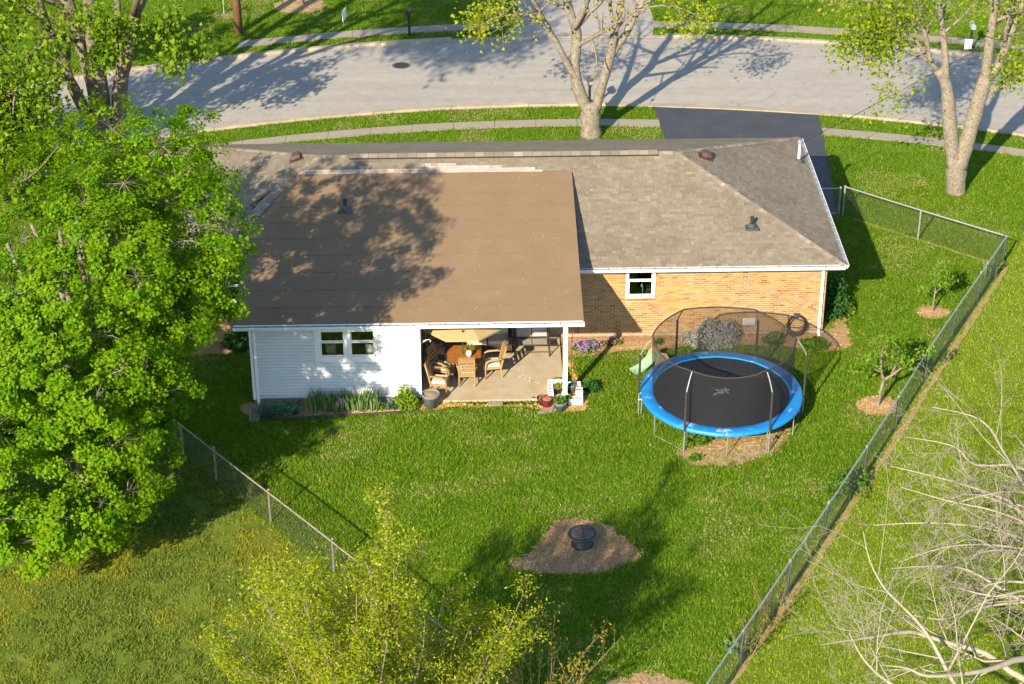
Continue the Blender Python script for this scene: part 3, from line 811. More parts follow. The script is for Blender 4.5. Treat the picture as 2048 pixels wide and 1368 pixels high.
# --- patio roof: sheets of roll roofing on a thin deck
def left_edge(y):
    if y <= 1.38: return XL
    return XL+(hx-XL)*(y-1.38)/(YT-1.38)
mb = MB()
pl = [(XL, YB), (XR, YB), (XR, YT), (hx, YT), (XL, 1.38)]
top = [(x, y, shed_z(y)) for x, y in pl]; bot = [(x, y, shed_z(y)-.10) for x, y in pl]
mb.poly(top); mb.poly(bot[::-1])
for i in range(5): j = (i+1) % 5; mb.quad(bot[i], bot[j], top[j], top[i])
proof = mb.build('patio_roof', M['roll'], house)
seams = [YB, -2.62, -1.83, -1.01, -.19, .63, 1.42, 2.20, 2.82, 3.37, YT+.03]
splits = {0: [-16.9], 1: [-16.2], 2: [-15.3], 3: [-17.0], 4: [-14.6], 5: [-16.7], 8: []}
def sheet(a, b, y0, y1, lift):
    m = MB(); e = .055
    nn = 10
    ys = [y0-e+(y1+.02-(y0-e))*i/2 for i in range(3)]
    for i in range(nn):
        for j in range(2):
            def P(t, y):
                la, lb = max(a, left_edge(min(y, YT))), b
                x = la+(lb-la)*t
                fr = (y-(y0-e))/(y1+.02-y0+e)
                return (x, y, shed_z(y)+.004+.010*(1-fr)+.0045*math.sin(x*2.3+y0*7)*math.sin(y*3.1)*0.8+.0035)
            m.quad(P(i/nn, ys[j]), P((i+1)/nn, ys[j]), P((i+1)/nn, ys[j+1]), P(i/nn, ys[j+1]))
        p, q = P(i/nn, ys[0]), P((i+1)/nn, ys[0])
        m.quad((p[0], p[1], p[2]-.011), (q[0], q[1], q[2]-.011), q, p)
    sh = m.build('roofing_sheet', M['roll'], proof)
    s = MB(); k = 24                                    # tar bleeding out under the lap
    for i in range(k):
        p, q = P(i/k, ys[0]), P((i+1)/k, ys[0]); w1 = .003+.007*random.random(); w2 = .003+.007*random.random()
        s.quad((p[0], p[1]-w1, shed_z(p[1]-w1)+.0125), (q[0], q[1]-w2, shed_z(q[1]-w2)+.0125), (q[0], q[1]+.004, q[2]-.002), (p[0], p[1]+.004, p[2]-.002))
    s.build('lap_seam', M['tar'], sh)
for i, (y0, y1) in enumerate(zip(seams[:-1], seams[1:])):
    xs = [XL-.01]+splits.get(i, [])+[XR+.02]
    for a, b in zip(xs[:-1], xs[1:]): sheet(a if a < -18.1 else a+.006, b if b > -8.2 else b-.006, y0 if i else YB+.06, min(y1, YT-.03), 0)
plumbing(-15.17, 1.98, shed_z(1.98)+.02, proof)
mb = MB(); mb.box(XR-.001, XR+.018, YB, YT-.1, -.02, .001)
m = MB(); m.quad((XR+.004, YB, shed_z(YB)-.14), (XR+.004, YT-.05, shed_z(YT)-.04), (XR+.004, YT-.05, shed_z(YT)+.001), (XR+.004, YB, shed_z(YB)+.001)); m.build('rake_trim', M['vent'], proof)
m = MB()
X = XR-.14; m.poly([(X, -.02, HE-.1), (X, 3.6, HE+T_*3.6-.05), (X, 3.6, shed_z(3.6)-.06), (X, -.02, shed_z(-.02)-.09)])
X = XL+.02; m.poly([(X, -.02, HE-.1), (X, 1.38, HE+T_*1.38-.05), (X, 1.38, shed_z(1.38)-.03), (X, -.02, shed_z(-.02)-.09)])
m.poly([(X, 1.385, HE+T_*1.38-.05), (hx+.02, YT, HE+T_*YT-.05), (hx+.02, YT, shed_z(YT)-.02), (X, 1.385, shed_z(1.38)-.02)])
m.build('gable_infill', M['siding'], proof)
m = MB(); m.box(XL+.3, XR-.3, -3.2, -3.08, 2.42, 2.60); m.box(XL, XR, YB-.021, YB-.001, 2.54, 2.70); m.build('patio_beam', M['white'], proof)
m = MB(); m.box(-12.82, -8.75, -3.08, .40, 2.47, 2.50); m.build('patio_ceiling', M['vent'], proof)
m = MB()
for a, b in ((-.06, .06),): m.box(-8.675, -8.545, -3.285, -3.155, .02, 2.42)
post = m.build('patio_post', M['white'], house)
MB().box(-8.70, -8.52, -3.31, -3.13, .10, .16).build('post_base', M['white'], post)

# --- white clapboard room
RX0, RX1, RY = -17.75, -12.83, -3.25
WA = (-15.80, -14.06, 1.44, 2.45)
mb = MB(); wall_with_holes(mb, RX0+.02, RX1-.02, .12, 2.55, [WA], RY+.02, RY+.14)
mb.box(RX0+.02, RX0+.14, RY+.141, WY-.01, .12, 2.55); mb.box(RX1-.14, RX1-.02, RY+.141, WY-.01, .12, 2.55)
awall = mb.build('addition_wall', M['siding'], house)
mb = MB(); mb.box(RX0+.15, RX1-.15, RY+.15, WY-.02, .10, .14); mb.box(RX0+.15, RX1-.15, -1.2, -1.16, .14, 2.5); mb.box(RX0+.15, RX1-.15, RY+.15, -1.2, 2.45, 2.5)
mb.build('room_lining', M['room'], house)
BP = .1045
for k in range(23):
    z0 = .13+k*BP; z1 = z0+BP
    spans = [(RX0+.07, RX1-.07)]
    if z1 > WA[2]+.005 and z0 < WA[3]: spans = [(RX0+.07, WA[0]-.003), (WA[1]+.003, RX1-.07)]
    for a, b in spans:
        m = MB(); y = RY+.018
        m.v = [(a, y-.052, z0+.03), (b, y-.052, z0+.03), (b, y-.006, z1+.014), (a, y-.006, z1+.014), (a, y-.020, z0), (b, y-.020, z0), (a, y, z0), (b, y, z0), (b, y, z1+.014), (a, y, z1+.014)]
        m.f = [(0, 1, 2, 3), (4, 5, 1, 0), (6, 7, 5, 4), (6, 4, 0, 3, 9), (1, 5, 7, 8, 2)]
        m.build('siding_board', M['siding'], awall)
mb = MB(); mb.box(RX0-.01, RX0+.065, RY-.02, RY+.06, .10, 2.56); mb.box(RX1-.065, RX1+.01, RY-.02, RY+.06, .10, 2.56); mb.build('corner_trim', M['white'], awall)
mb = MB(); mb.box(RX1-.019, RX1-.006, RY+.061, WY-.01, .12, 2.5); mb.build('side_siding', M['siding'], awall)
mb = MB(); mb.box(RX0+.03, RX1-.03, RY+.01, RY+.13, -.02, .118); mb.build('addition_foundation', M['kerb'], house)
xm = (WA[0]+WA[1])/2
window('window', WA[0], xm-.004, WA[2], WA[3], RY-.012, 'left half of the double window in the white wall', .085)
window('window', xm+.004, WA[1], WA[2], WA[3], RY-.012, 'right half of the double window in the white wall', .085)
mb = MB()
for a, b, c, e in ((WA[0]-.075, WA[0]-.002, WA[2]-.075, WA[3]+.05), (WA[1]+.002, WA[1]+.075, WA[2]-.075, WA[3]+.05), (WA[0]-.002, WA[1]+.002, WA[2]-.075, WA[2]-.002), (WA[0]-.002, WA[1]+.002, WA[3]+.002, WA[3]+.05)): mb.box(a, b, RY-.030, RY+.01, c, e)
mb.build('window_surround', M['white'], awall)
downspout(RX0+.15, RY-.01, 2.44, 0, .14)
# lamps on a chest inside the room
chest = thing('chest', 'low dark chest under the double window inside the white room', 'chest', (-14.95, -2.86, .14))
MB().box(-1.1, 1.1, -.22, .22, .1, 1.02).build('cabinet', M['vent'], chest); MB().box(-1.13, 1.13, -.25, .25, 1.025, 1.05).build('chest_top', M['vent'], chest)
for x, r, m_, lab, nm in ((-15.45, .2, pmat('woven_shade', (.55, .45, .28), (.4, .3, .17), 30), 'woven drum lamp in the left pane of the double window', 'table_lamp'), (-14.28, .18, pmat('white_shade', (.75, .74, .7)), 'white drum lamp in the right pane of the double window', 'table_lamp')):
    t = thing(nm, lab, 'lamp', (x, -2.90, 1.19))
    MB().lathe([(.0, .02), (.09, .02), (.09, 0)], sides=14).build('lamp_base', M['white'], t)
    MB().tube([(0, 0, .02), (0, 0, .40)], .018, 8).build('lamp_stem', M['white'], t)
    MB().lathe([(r*.9, .30), (r*.8, .62), (r*.78, .62), (r*.88, .30)], sides=18).build('lamp_shade', m_, t)

# patio slab
mb = MB(); mb.prism([(RX1+.015, -3.42), (-8.62, -3.42), (-8.62, WY-.035), (RX1+.015, WY-.035)], -.02, .085)
tag(mb.build('patio_slab', M['concrete']), kind='structure')

# ---------------------------------------------------------------- vegetation tools
LEAF = np.array([(0, 0, 0), (.5, .28, .06), (.30, .52, .02), (0, 1, -.05), (-.30, .52, .02), (-.5, .28, .06)])   # lobed leaf, folded along the middle
KITE = np.array([(0, 0, 0), (.46, .45, .05), (0, 1, -.05), (-.46, .45, .05)])
LEAF_F = np.array([(0, 1, 2), (0, 2, 3), (0, 3, 4), (0, 4, 5)])
NARROW = np.array([(0, 0, 0), (.22, .45, .03), (0, 1, -.04), (-.22, .45, .03)])
NARROW_F = np.array([(0, 1, 2), (0, 2, 3)])
def leaves(C, size, up=.6, shape=LEAF, faces=LEAF_F, var=.35, out=None, rng=RNG):
    """leaf faces at points C; normals lean up (and along out)"""
    n = len(C)
    N = rng.normal(0, 1, (n, 3)); N /= np.linalg.norm(N, axis=1, keepdims=True)
    N = N*(1-up)+np.array([0, 0, 1.0])*up
    if out is not None: N = N+out*.5
    N /= np.linalg.norm(N, axis=1, keepdims=True)
    R = rng.normal(0, 1, (n, 3)); D = R-N*np.sum(R*N, 1, keepdims=True); D /= np.linalg.norm(D, axis=1, keepdims=True)
    S = np.cross(D, N); s = (size*(1+var*rng.uniform(-1, 1, n)))[:, None, None]
    V = C[:, None, :]+s*(shape[None, :, 0:1]*S[:, None, :]+shape[None, :, 1:2]*D[:, None, :]+shape[None, :, 2:3]*N[:, None, :])
    k = len(shape)
    F = (np.arange(n)*k)[:, None, None]+faces[None]
    return V.reshape(-1, 3), F.reshape(-1, 3)
def ball(n, rng=RNG):
    v = rng.normal(0, 1, (n, 3)); v /= np.linalg.norm(v, axis=1, keepdims=True)
    return v*(rng.random((n, 1))**(1/3))
def wander(p, d, length, r, rng, bend=.25, up=.0, n=5):
    """one crooked branch: points and radii"""
    p = np.array(p, float); d = np.array(d, float); d /= np.linalg.norm(d)
    P = [p.copy()]; R = [r]
    for i in range(n):
        d = d+rng.normal(0, bend, 3)+np.array([0, 0, up]); d /= np.linalg.norm(d)
        p = p+d*length/n; P.append(p.copy()); R.append(r*(1-.75*(i+1)/n))
    return P, R, d
def sub_branches(mb, P, R, rng, levels, count, ratio, tips, up=.1, bend=.25, start=.3, spread=.8, sides=5, minr=.004):
    """recursive side shoots along a limb; tips collects twig ends"""
    P = [np.array(p, float) for p in P]; m = len(P)-1
    for c in range(count):
        t = start+(1-start)*(c+rng.random())/count
        f = t*m; i = min(int(f), m-1); u = f-i
        p = P[i]*(1-u)+P[i+1]*u; r = (R[i]*(1-u)+R[i+1]*u)
        ax = P[i+1]-P[i]; seg = np.linalg.norm(ax); ax = ax/max(seg, 1e-6)
        q = rng.normal(0, 1, 3); q -= ax*np.dot(q, ax); q /= np.linalg.norm(q)
        d = ax*(1-spread*.55)+q*spread+np.array([0, 0, up])
        total = sum(np.linalg.norm(P[k+1]-P[k]) for k in range(m))
        ln = total*ratio*(1.15-.6*t)*rng.uniform(.7, 1.2)
        rr = max(minr, r*rng.uniform(.45, .65))
        P2, R2, d2 = wander(p, d, ln, rr, rng, bend, up*.4, 4 if levels > 1 else 3)
        R2 = [max(minr*.7, x) for x in R2]
        mb.tube(P2, R2, max(3, sides), cap=False)
        if levels > 1: sub_branches(mb, P2, R2, rng, levels-1, max(2, int(count*.75)), ratio, tips, up, bend, .25, spread, max(3, sides-1), minr)
        else: tips.append((P2[-1], d2, P2))
    tips.append((P[-1], P[-1]-P[-2], P))
def taper(P, r0, r1):
    m = len(P)-1; return [r0+(r1-r0)*i/m for i in range(m+1)]
def smooth_path(P, k=3):
    P = np.array(P, float); n = len(P); out = []
    for i in range(n-1):
        p0, p1, p2, p3 = P[max(i-1, 0)], P[i], P[i+1], P[min(i+2, n-1)]
        for j in range(k):
            u = j/k; out.append(.5*((2*p1)+(-p0+p2)*u+(2*p0-5*p1+4*p2-p3)*u**2+(-p0+3*p1-3*p2+p3)*u**3))
    out.append(P[-1]); return out
def twig_leaves(tips, per, size, rng, back=.5, spread=.12, **kw):
    C = []
    for p, d, path in tips:
        path = np.array(path); k = rng.integers(max(1, int(per*.5)), int(per*1.5)+1)
        t = 1-back*rng.random(k)**1.2; f = t*(len(path)-1); i = np.clip(f.astype(int), 0, len(path)-2); u = (f-i)[:, None]
        C.append(path[i]*(1-u)+path[i+1]*u+rng.normal(0, spread, (k, 3)))
    C = np.concatenate(C); return leaves(C, size, rng=rng, **kw)

MAPLE = leafmat('maple_leaf', [(0, (.045, .145, .002)), (.3, (.085, .215, .003)), (.65, (.13, .27, .004)), (.9, (.18, .30, .006)), (1, (.25, .31, .012))], .42, .5, .25, (.6, (.185, .305, .005)), 1.1)
MAPLE2 = leafmat('shade_maple_leaf', [(0, (.075, .17, .008)), (.5, (.14, .25, .010)), (1, (.24, .31, .02))], .42, .5, .3)
SPRING = leafmat('young_leaf', [(0, (.18, .28, .008)), (.4, (.28, .36, .012)), (.75, (.36, .39, .018)), (1, (.44, .37, .03))], .5, .5, .3)
SPRING2 = leafmat('young_maple_leaf', [(0, (.13, .25, .008)), (.45, (.21, .32, .012)), (.8, (.29, .36, .018)), (1, (.37, .35, .03))], .5, .5, .3)
WILLOW = leafmat('yellow_green_leaf', [(0, (.14, .21, .005)), (.4, (.22, .28, .008)), (.75, (.29, .325, .012)), (.93, (.36, .36, .025)), (1, (.5, .47, .14))], .42, .5, .3)
BRONZE = leafmat('bronze_leaf', [(0, (.16, .19, .012)), (.5, (.27, .24, .02)), (1, (.36, .21, .03))], .4, .5, .3)
PEACH = leafmat('peach_leaf', [(0, (.08, .18, .01)), (.5, (.13, .25, .015)), (1, (.22, .32, .03))], .4, .5, .3)

# --- large maple at the left, between the rear fence and the house
def big_maple():
    rng = np.random.default_rng(11)
    root = thing('maple_tree', 'huge bright green maple filling the left of the yard', 'tree', (-21.5, -9.3, 0))
    C0 = np.array([.1, .2, 6.2])
    mb = MB()
    trunk = smooth_path([(0, 0, -.1), (.05, 0, .7), (.0, .1, 1.8), (.1, .05, 2.6)], 3)
    mb.tube(trunk, taper(trunk, .38, .27), 12); mb.build('trunk', M['bark'], root, True)
    lobes = []
    n = 150
    for i in range(n):                                   # boughs spread over a rounded, boxy crown
        z = 1-2*(i+.5)/n; a = i*2.39996+rng.normal(0, .12); rr = math.sqrt(1-z*z)
        d = np.array([rr*math.cos(a), rr*math.sin(a), z])
        R = np.array([4.3, 4.9, 4.7]); k = (np.abs(d)**2.5).sum()**(-1/2.5)
        p = C0+d*R*rng.uniform(.70, 1.0)*k*.82
        if p[2] < 1.6: continue
        if p[2] > 8.6+.75*p[0]: continue
        if p[2] < 5.2 and p[0] > 1.2: p[0] = 1.2+(p[0]-1.2)*.5
        if p[0] > 2.6 and p[2] > 8.0 and p[1] > .5 and rng.random() < .3: continue
        lobes.append((p, rng.uniform(.65, 1.15), d))
    for i in range(9):                                    # inner boughs
        d = ball(1, rng)[0]; lobes.append((C0+d*np.array([2.4, 2.8, 2.8]), rng.uniform(.6, .9), d))
    for a in np.linspace(3.3, 6.1, 15):                   # low skirt
        for z, rr in ((1.75, 3.5), (2.7, 4.0), (1.5, 2.5)):
            aa = a+rng.normal(0, .1); fx = .62 if math.cos(aa) > 0 else 1.05; lobes.append((np.array([rr*math.cos(aa)*fx-.3, rr*math.sin(aa)*1.0, z+rng.normal(0, .2)]), rng.uniform(.6, .85), np.array([math.cos(aa), math.sin(aa), 0])))
    for x, y, z, r in ((3.2, 2.3, 10.2, .75), (2.6, 1.2, 10.4, .9), (3.9, .6, 9.2, .75), (4.2, -.9, 8.5, .7), (4.0, .0, 7.0, .8), (2.9, -1.8, 5.2, .6), (4.0, .6, 8.2, .8), (3.8, -.4, 7.6, .8), (3.6, 1.6, 9.4, .8), (4.0, 1.6, 7.4, .7), (3.4, 2.4, 8.6, .8), (3.0, -1.2, 6.4, .7), (3.0, .3, 9.9, .8),
                       (2.0, 3.9, 9.3, .9), (1.0, 3.4, 9.9, .9), (2.9, 4.2, 8.3, .8), (2.4, 4.6, 7.2, .8), (-.2, 4.8, 7.8, .9), (.7, 5.2, 7.2, .9), (.5, 4.4, 8.6, .9), (1.6, 5.2, 6.3, .8), (-1.1, 6.2, 8.2, .7), (.1, 6.1, 7.5, .7), (-.4, 7.3, 7.3, .65), (-2.0, 5.8, 7.4, .8), (.9, 6.2, 6.6, .7), (-1.2, 7.4, 6.6, .6), (1.4, 6.8, 5.8, .6), (-.6, 7.0, 8.0, .8), (.3, 7.2, 6.9, .7), (-1.9, 6.8, 7.6, .8), (.6, 5.6, 8.2, .7)):
        lobes.append((np.array([x, y, z]), r, np.array([x, y, 0])/5))
    br = MB(); Cs = []; O = []
    limbs = []
    for k in range(9):
        a = k*2.4; e = .5+.45*(k % 3)
        d = np.array([math.cos(a)*math.cos(e), math.sin(a)*math.cos(e), math.sin(e)])
        tip = C0+d*np.array([2.6, 2.8, 3.0])*.9
        P = smooth_path([(0.1, .05, 2.3), tuple(np.array([0.1, .05, 2.3])*.6+tip*.4+rng.normal(0, .2, 3)+np.array([0, 0, .3])), tuple(tip)], 4)
        R = taper(P, .15, .045); br.tube(P, R, 7, cap=False); limbs += list(zip(P, R))[4:]
    LP = np.array([p for p, r in limbs]); LR = [r for p, r in limbs]
    for p, r, d in lobes:
        j = int(np.argmin(((LP-p)**2).sum(1))); q = LP[j]
        mid = (q+p)/2+rng.normal(0, .15, 3)+np.array([0, 0, .12]); P = smooth_path([q, mid, p], 3)
        br.tube(P, taper(P, min(.03, LR[j]), .010), 4, cap=False)
        LP = np.vstack([LP, p[None]]); LR.append(.016)
        for _ in range(int(17*(r/.95)**2)):
            v = ball(1, rng)[0]; v = v/np.linalg.norm(v)*(abs(np.linalg.norm(v))**.4); v[2] = v[2]*.8+.15
            c = p+v*r
            if c[2] < .9: continue
            br.tube([p, (p+c)/2+rng.normal(0, .06, 3), c], [.006, .004, .002], 3, cap=False)
            k = int(rng.integers(62, 112)); rad = rng.uniform(.18, .34)
            Cs.append(c+ball(k, rng)*np.array([rad, rad, rad*.75])); O.append(np.repeat((v*.7+d*.5)[None], k, 0))
    C = np.concatenate(Cs); O = np.concatenate(O)
    V, F = leaves(C, .086, .45, KITE, NARROW_F, out=O*1.6, rng=rng)
    br.build('branches', M['bark'], root, True)
    np_mesh('foliage', V, F, MAPLE, root)
big_maple()

def limb_tree(name, label, base, limbs, bark, leaf, seed, levels=2, count=6, ratio=.5, per=9, size=.13, minr=.006, spread=.14, up=.12, tail=True, leaf_kw=None, sprouts=0):
    """tree with hand-laid main limbs (world points, radius at start and end)"""
    rng = np.random.default_rng(seed); root = thing(name, label, 'tree', base); B = np.array(base)
    tips = []
    br = MB(); tr = MB()
    for k, (P, r0, r1, sub) in enumerate(limbs):
        P = smooth_path([np.array(p)-B for p in P], 3); R = taper(P, r0, r1)
        R = [r*(1+.05*rng.normal()) for r in R]
        tr.tube(P, R, 12 if r0 > .15 else 7)
        if sub: sub_branches(br, P, R, rng, levels, int(count*sub) or 1, ratio, tips, up, .22, .35, .85, 5, minr)
    tr.build('trunk', bark, root, True); br.build('branches', bark, root, True)
    V, F = twig_leaves(tips, per, size, rng, spread=spread, back=.75, up=.4, **(leaf_kw or {}))
    np_mesh('foliage', V, F, leaf, root)
    return root
def jy(P, dy):            # lean a limb towards or away from the street as it rises
    m = len(P)-1; return [(p[0], p[1]+dy*(i/m)**1.3, p[2]) for i, p in enumerate(P)]
T1 = [([(-6.73, 15.75, -.1), (-6.78, 15.75, .74), (-6.74, 15.75, 1.35)], .40, .34, 0),
      (jy([(-6.88, 15.75, 1.0), (-7.27, 15.75, 2.0), (-7.38, 15.75, 2.87), (-7.33, 15.75, 4.07), (-7.63, 15.75, 5.0), (-7.83, 15.75, 6.17), (-7.96, 15.75, 7.33), (-8.1, 15.75, 9.0)], .5), .235, .09, 1),
      (jy([(-7.25, 15.75, 2.26), (-7.57, 15.75, 2.74), (-8.05, 15.75, 3.75), (-8.56, 15.75, 4.75), (-9.0, 15.75, 5.6), (-9.43, 15.75, 6.38), (-10.2, 15.75, 7.5)], -.6), .14, .045, 1.2),
      (jy([(-6.60, 15.75, 1.0), (-6.37, 15.75, 2.04), (-6.09, 15.75, 3.19), (-5.95, 15.75, 4.19), (-5.76, 15.75, 5.24), (-5.66, 15.75, 6.34), (-5.51, 15.75, 7.49), (-5.4, 15.75, 9.2)], -.4), .20, .07, 1),
      (jy([(-6.03, 15.75, 3.32), (-5.6, 15.75, 3.92), (-5.12, 15.75, 4.84), (-4.77, 15.75, 5.62), (-4.3, 15.75, 6.46), (-3.6, 15.75, 7.8)], .5), .17, .05, 1.2),
      (jy([(-7.45, 15.75, 4.3), (-7.05, 15.7, 5.2), (-6.8, 15.6, 6.4), (-6.6, 15.6, 7.8)], -.5), .13, .05, 1),
      (jy([(-8.5, 15.45, 4.7), (-9.3, 15.4, 5.0), (-10.3, 15.3, 5.0), (-11.2, 15.3, 4.6)], -.4), .05, .012, 1.5),
      (jy([(-5.2, 15.8, 4.9), (-4.3, 15.7, 5.2), (-3.4, 15.6, 5.1), (-2.7, 15.6, 4.7)], -.4), .05, .012, 1.3)]
limb_tree('street_tree', 'pale forked trunk tree with sparse yellow green leaves beside the dark driveway', (-6.75, 15.75, 0), T1, M['bark'], SPRING, 21, 2, 8, .46, 6, .12, .005, .24)
T2 = [([(5.94, 10.42, -.1), (5.87, 10.42, .58), (5.84, 10.42, 1.25)], .37, .36, 0),
      (jy([(5.78, 10.42, 1.0), (5.58, 10.42, 1.9), (5.36, 10.42, 3.13), (5.17, 10.42, 4.09), (4.82, 10.42, 4.66)], .1), .27, .19, 0),
      (jy([(4.86, 10.5, 4.6), (4.52, 10.42, 4.98), (4.26, 10.42, 5.85), (3.93, 10.42, 6.83), (3.67, 10.42, 7.68), (3.39, 10.42, 8.76)], -.5), .10, .04, 1),
      (jy([(5.16, 10.5, 4.1), (5.03, 10.42, 5.16), (4.83, 10.42, 6.27), (4.63, 10.42, 7.31), (4.43, 10.42, 8.69)], .6), .15, .05, 1),
      (jy([(5.92, 10.42, 1.0), (6.13, 10.42, 2.15), (6.34, 10.42, 3.44), (6.5, 10.42, 4.45)], 0), .31, .24, 0),
      (jy([(6.5, 10.42, 4.3), (6.47, 10.42, 5.45), (6.47, 10.42, 6.68), (6.48, 10.42, 7.89), (6.39, 10.42, 9.14)], -.3), .20, .07, 1),
      (jy([(6.5, 10.42, 4.3), (6.85, 10.42, 4.7), (7.11, 10.42, 5.51), (7.39, 10.42, 6.55), (7.68, 10.42, 7.52), (8.07, 10.42, 8.53)], .4), .16, .06, 1),
      (jy([(4.55, 10.45, 4.95), (3.9, 10.42, 5.3), (3.29, 10.42, 5.55), (2.55, 10.42, 5.93), (1.6, 10.4, 6.1)], -.7), .06, .015, 1.8),
      (jy([(6.42, 10.35, 3.5), (6.72, 10.42, 3.82), (7.03, 10.42, 4.19), (7.27, 10.42, 4.63), (7.7, 10.4, 5.0)], -.3), .09, .03, 1.3),
      (jy([(4.82, 10.42, 4.6), (4.38, 10.42, 5.17), (3.72, 10.42, 5.98), (2.46, 10.42, 7.03), (1.37, 10.42, 7.59)], .4), .07, .02, 1.6),
      (jy([(4.3, 10.2, 5.5), (3.7, 10.1, 5.2), (3.0, 9.9, 4.6), (2.6, 9.8, 3.9)], -.3), .03, .008, .7),
      (jy([(4.4, 10.5, 6.0), (3.4, 10.5, 6.3), (2.4, 10.6, 6.2)], .3), .04, .01, 1.5)]
limb_tree('yard_tree', 'pale trunk tree forking low in the grass outside the corner of the fence', (5.92, 10.42, 0), T2, M['bark'], SPRING2, 22, 2, 9, .50, 8, .12, .005, .26)
T0 = [([(-24.95, 15.0, -.1), (-24.95, 15.0, .3), (-24.85, 15.0, .8)], .66, .52, 0),
      (jy([(-24.95, 15.0, .5), (-24.97, 15.0, 1.91), (-25.1, 15.0, 3.12), (-25.43, 15.0, 4.64), (-25.67, 15.0, 5.74), (-25.85, 15.0, 6.83), (-25.96, 15.0, 7.96), (-26.1, 15, 10)], .3), .36, .16, .55),
      (jy([(-24.85, 15.0, .6), (-24.82, 15.0, 2.18), (-24.88, 15.0, 3.71), (-24.85, 15.0, 4.89), (-24.82, 15.0, 6.05), (-24.73, 15.0, 7.13), (-24.72, 15.0, 8.38), (-24.6, 15, 10.5)], -.2), .34, .15, .55),
      (jy([(-24.5, 15.0, .1), (-24.22, 15.0, 1.63), (-24.05, 15.0, 2.71), (-23.74, 15.0, 3.7), (-23.28, 15.0, 5.2), (-23.0, 15.0, 6.22), (-22.7, 15.0, 7.49), (-22.2, 15, 9.5)], .4), .33, .12, .55),
      (jy([(-25.09, 15.0, .45), (-25.45, 15.0, 1.58), (-25.78, 15.0, 2.59), (-26.04, 15.0, 3.59), (-26.34, 15.0, 4.71), (-26.51, 15.0, 5.62), (-26.6, 15.0, 6.65), (-26.9, 15, 8.4)], -.5), .25, .10, .55),
      (jy([(-24.02, 15.1, 3.0), (-23.96, 15.0, 4.23), (-23.9, 15.0, 5.21), (-23.8, 15.0, 6.17), (-23.75, 15.0, 7.25), (-23.6, 15, 9)], -.3), .17, .08, .55),
      ([(-25.8, 14.9, 3.2), (-27.0, 14.2, 4.2), (-28.2, 13.4, 4.3), (-29.2, 12.6, 3.6), (-29.6, 12.2, 2.4)], .09, .02, 2.2),
      ([(-25.5, 14.8, 4.4), (-25.9, 13.4, 5.2), (-26.5, 12.2, 5.0), (-27.0, 11.3, 4.0), (-27.2, 11, 2.8)], .08, .02, 2.0),
      ([(-24.0, 15.0, 3.8), (-23.0, 14.6, 4.6), (-22.1, 14.0, 4.7), (-21.5, 13.5, 4.2)], .06, .015, 1.4),
      ([(-24.8, 14.9, 4.6), (-24.6, 14.0, 5.4), (-24.3, 13.2, 5.3), (-24.2, 12.6, 4.4)], .05, .015, 1.4),
      ([(-23.3, 15, 5.3), (-22.0, 12.5, 9.0), (-20.8, 10.2, 11.4), (-19.6, 8.6, 12.2)], .13, .03, 3.4), ([(-22.0, 12.5, 9.0), (-20.2, 12.0, 10.4), (-18.4, 11.2, 10.8)], .09, .03, 3.0), ([(-24.8, 15, 7.5), (-23.5, 11.5, 11), (-22.4, 8.4, 12.6), (-21.8, 6.8, 13)], .12, .03, 3.2),
      ([(-24.6, 15, 9.0), (-24.0, 15, 11.0), (-22.8, 14.6, 12.6)], .12, .03, 3), ([(-22.4, 15.3, 8.8), (-21.4, 15.4, 10.2), (-20.0, 15.2, 11.2)], .10, .03, 3), ([(-26, 15.2, 9.5), (-26.4, 14.8, 11.5), (-26.2, 14, 13)], .12, .03, 3),
      ([(-26.2, 15, 4.3), (-27.3, 15.6, 5.6), (-28.6, 16.2, 6.1), (-29.8, 16.5, 5.6)], .08, .02, 2.2),
      ([(-26.0, 14.8, 3.6), (-27.4, 13.6, 3.2), (-28.4, 12.0, 2.6), (-28.9, 10.6, 1.9)], .07, .02, 2.2),
      ([(-25.9, 14.6, 3.0), (-26.6, 12.8, 3.0), (-27.2, 11.2, 2.3), (-27.4, 10.0, 1.5)], .06, .02, 2.0)]
limb_tree('shade_tree', 'old shade tree with several dark trunks rising by the road at left', (-24.95, 15.0, 0), T0, M['barkdark'], MAPLE2, 23, 2, 7, .45, 20, .165, .007, .26)

# --- airy yellow-green tree in the foreground
def airy_tree():
    rng = np.random.default_rng(31); base = (-13.35, -21.9, 0)
    root = thing('yellow_green_tree', 'airy yellow green tree with many thin stems at the bottom edge', 'tree', base)
    tr = MB(); br = MB(); tips = []
    tr.tube([(0, 0, -.1), (.02, 0, .9)], [.17, .15], 8)
    for k in range(44):
        a = k*2.4+rng.normal(0, .2); lean = .03+.74*((k*.618) % 1)
        d = np.array([math.cos(a)*lean, math.sin(a)*lean*.9, 1.0]); ln = rng.uniform(6.4, 8.2)*(1.0-.42*lean)
        P, R, d2 = wander((.14*math.cos(a), .14*math.sin(a), .7), d, ln, .045, rng, .07, .01, 8)
        R = [max(.007, r) for r in R]; tr.tube(P, R, 6, cap=False)
        sub_branches(br, P, R, rng, 2, 13, .24, tips, .28, .18, .25, .85, 3, .0028)
    tr.build('trunk', M['twig'], root, True); br.build('branches', M['twig'], root, True)
    V, F = twig_leaves(tips, 16, .074, rng, back=1.0, spread=.11, up=.3, shape=NARROW, faces=NARROW_F)
    np_mesh('foliage', V, F, WILLOW, root)
airy_tree()
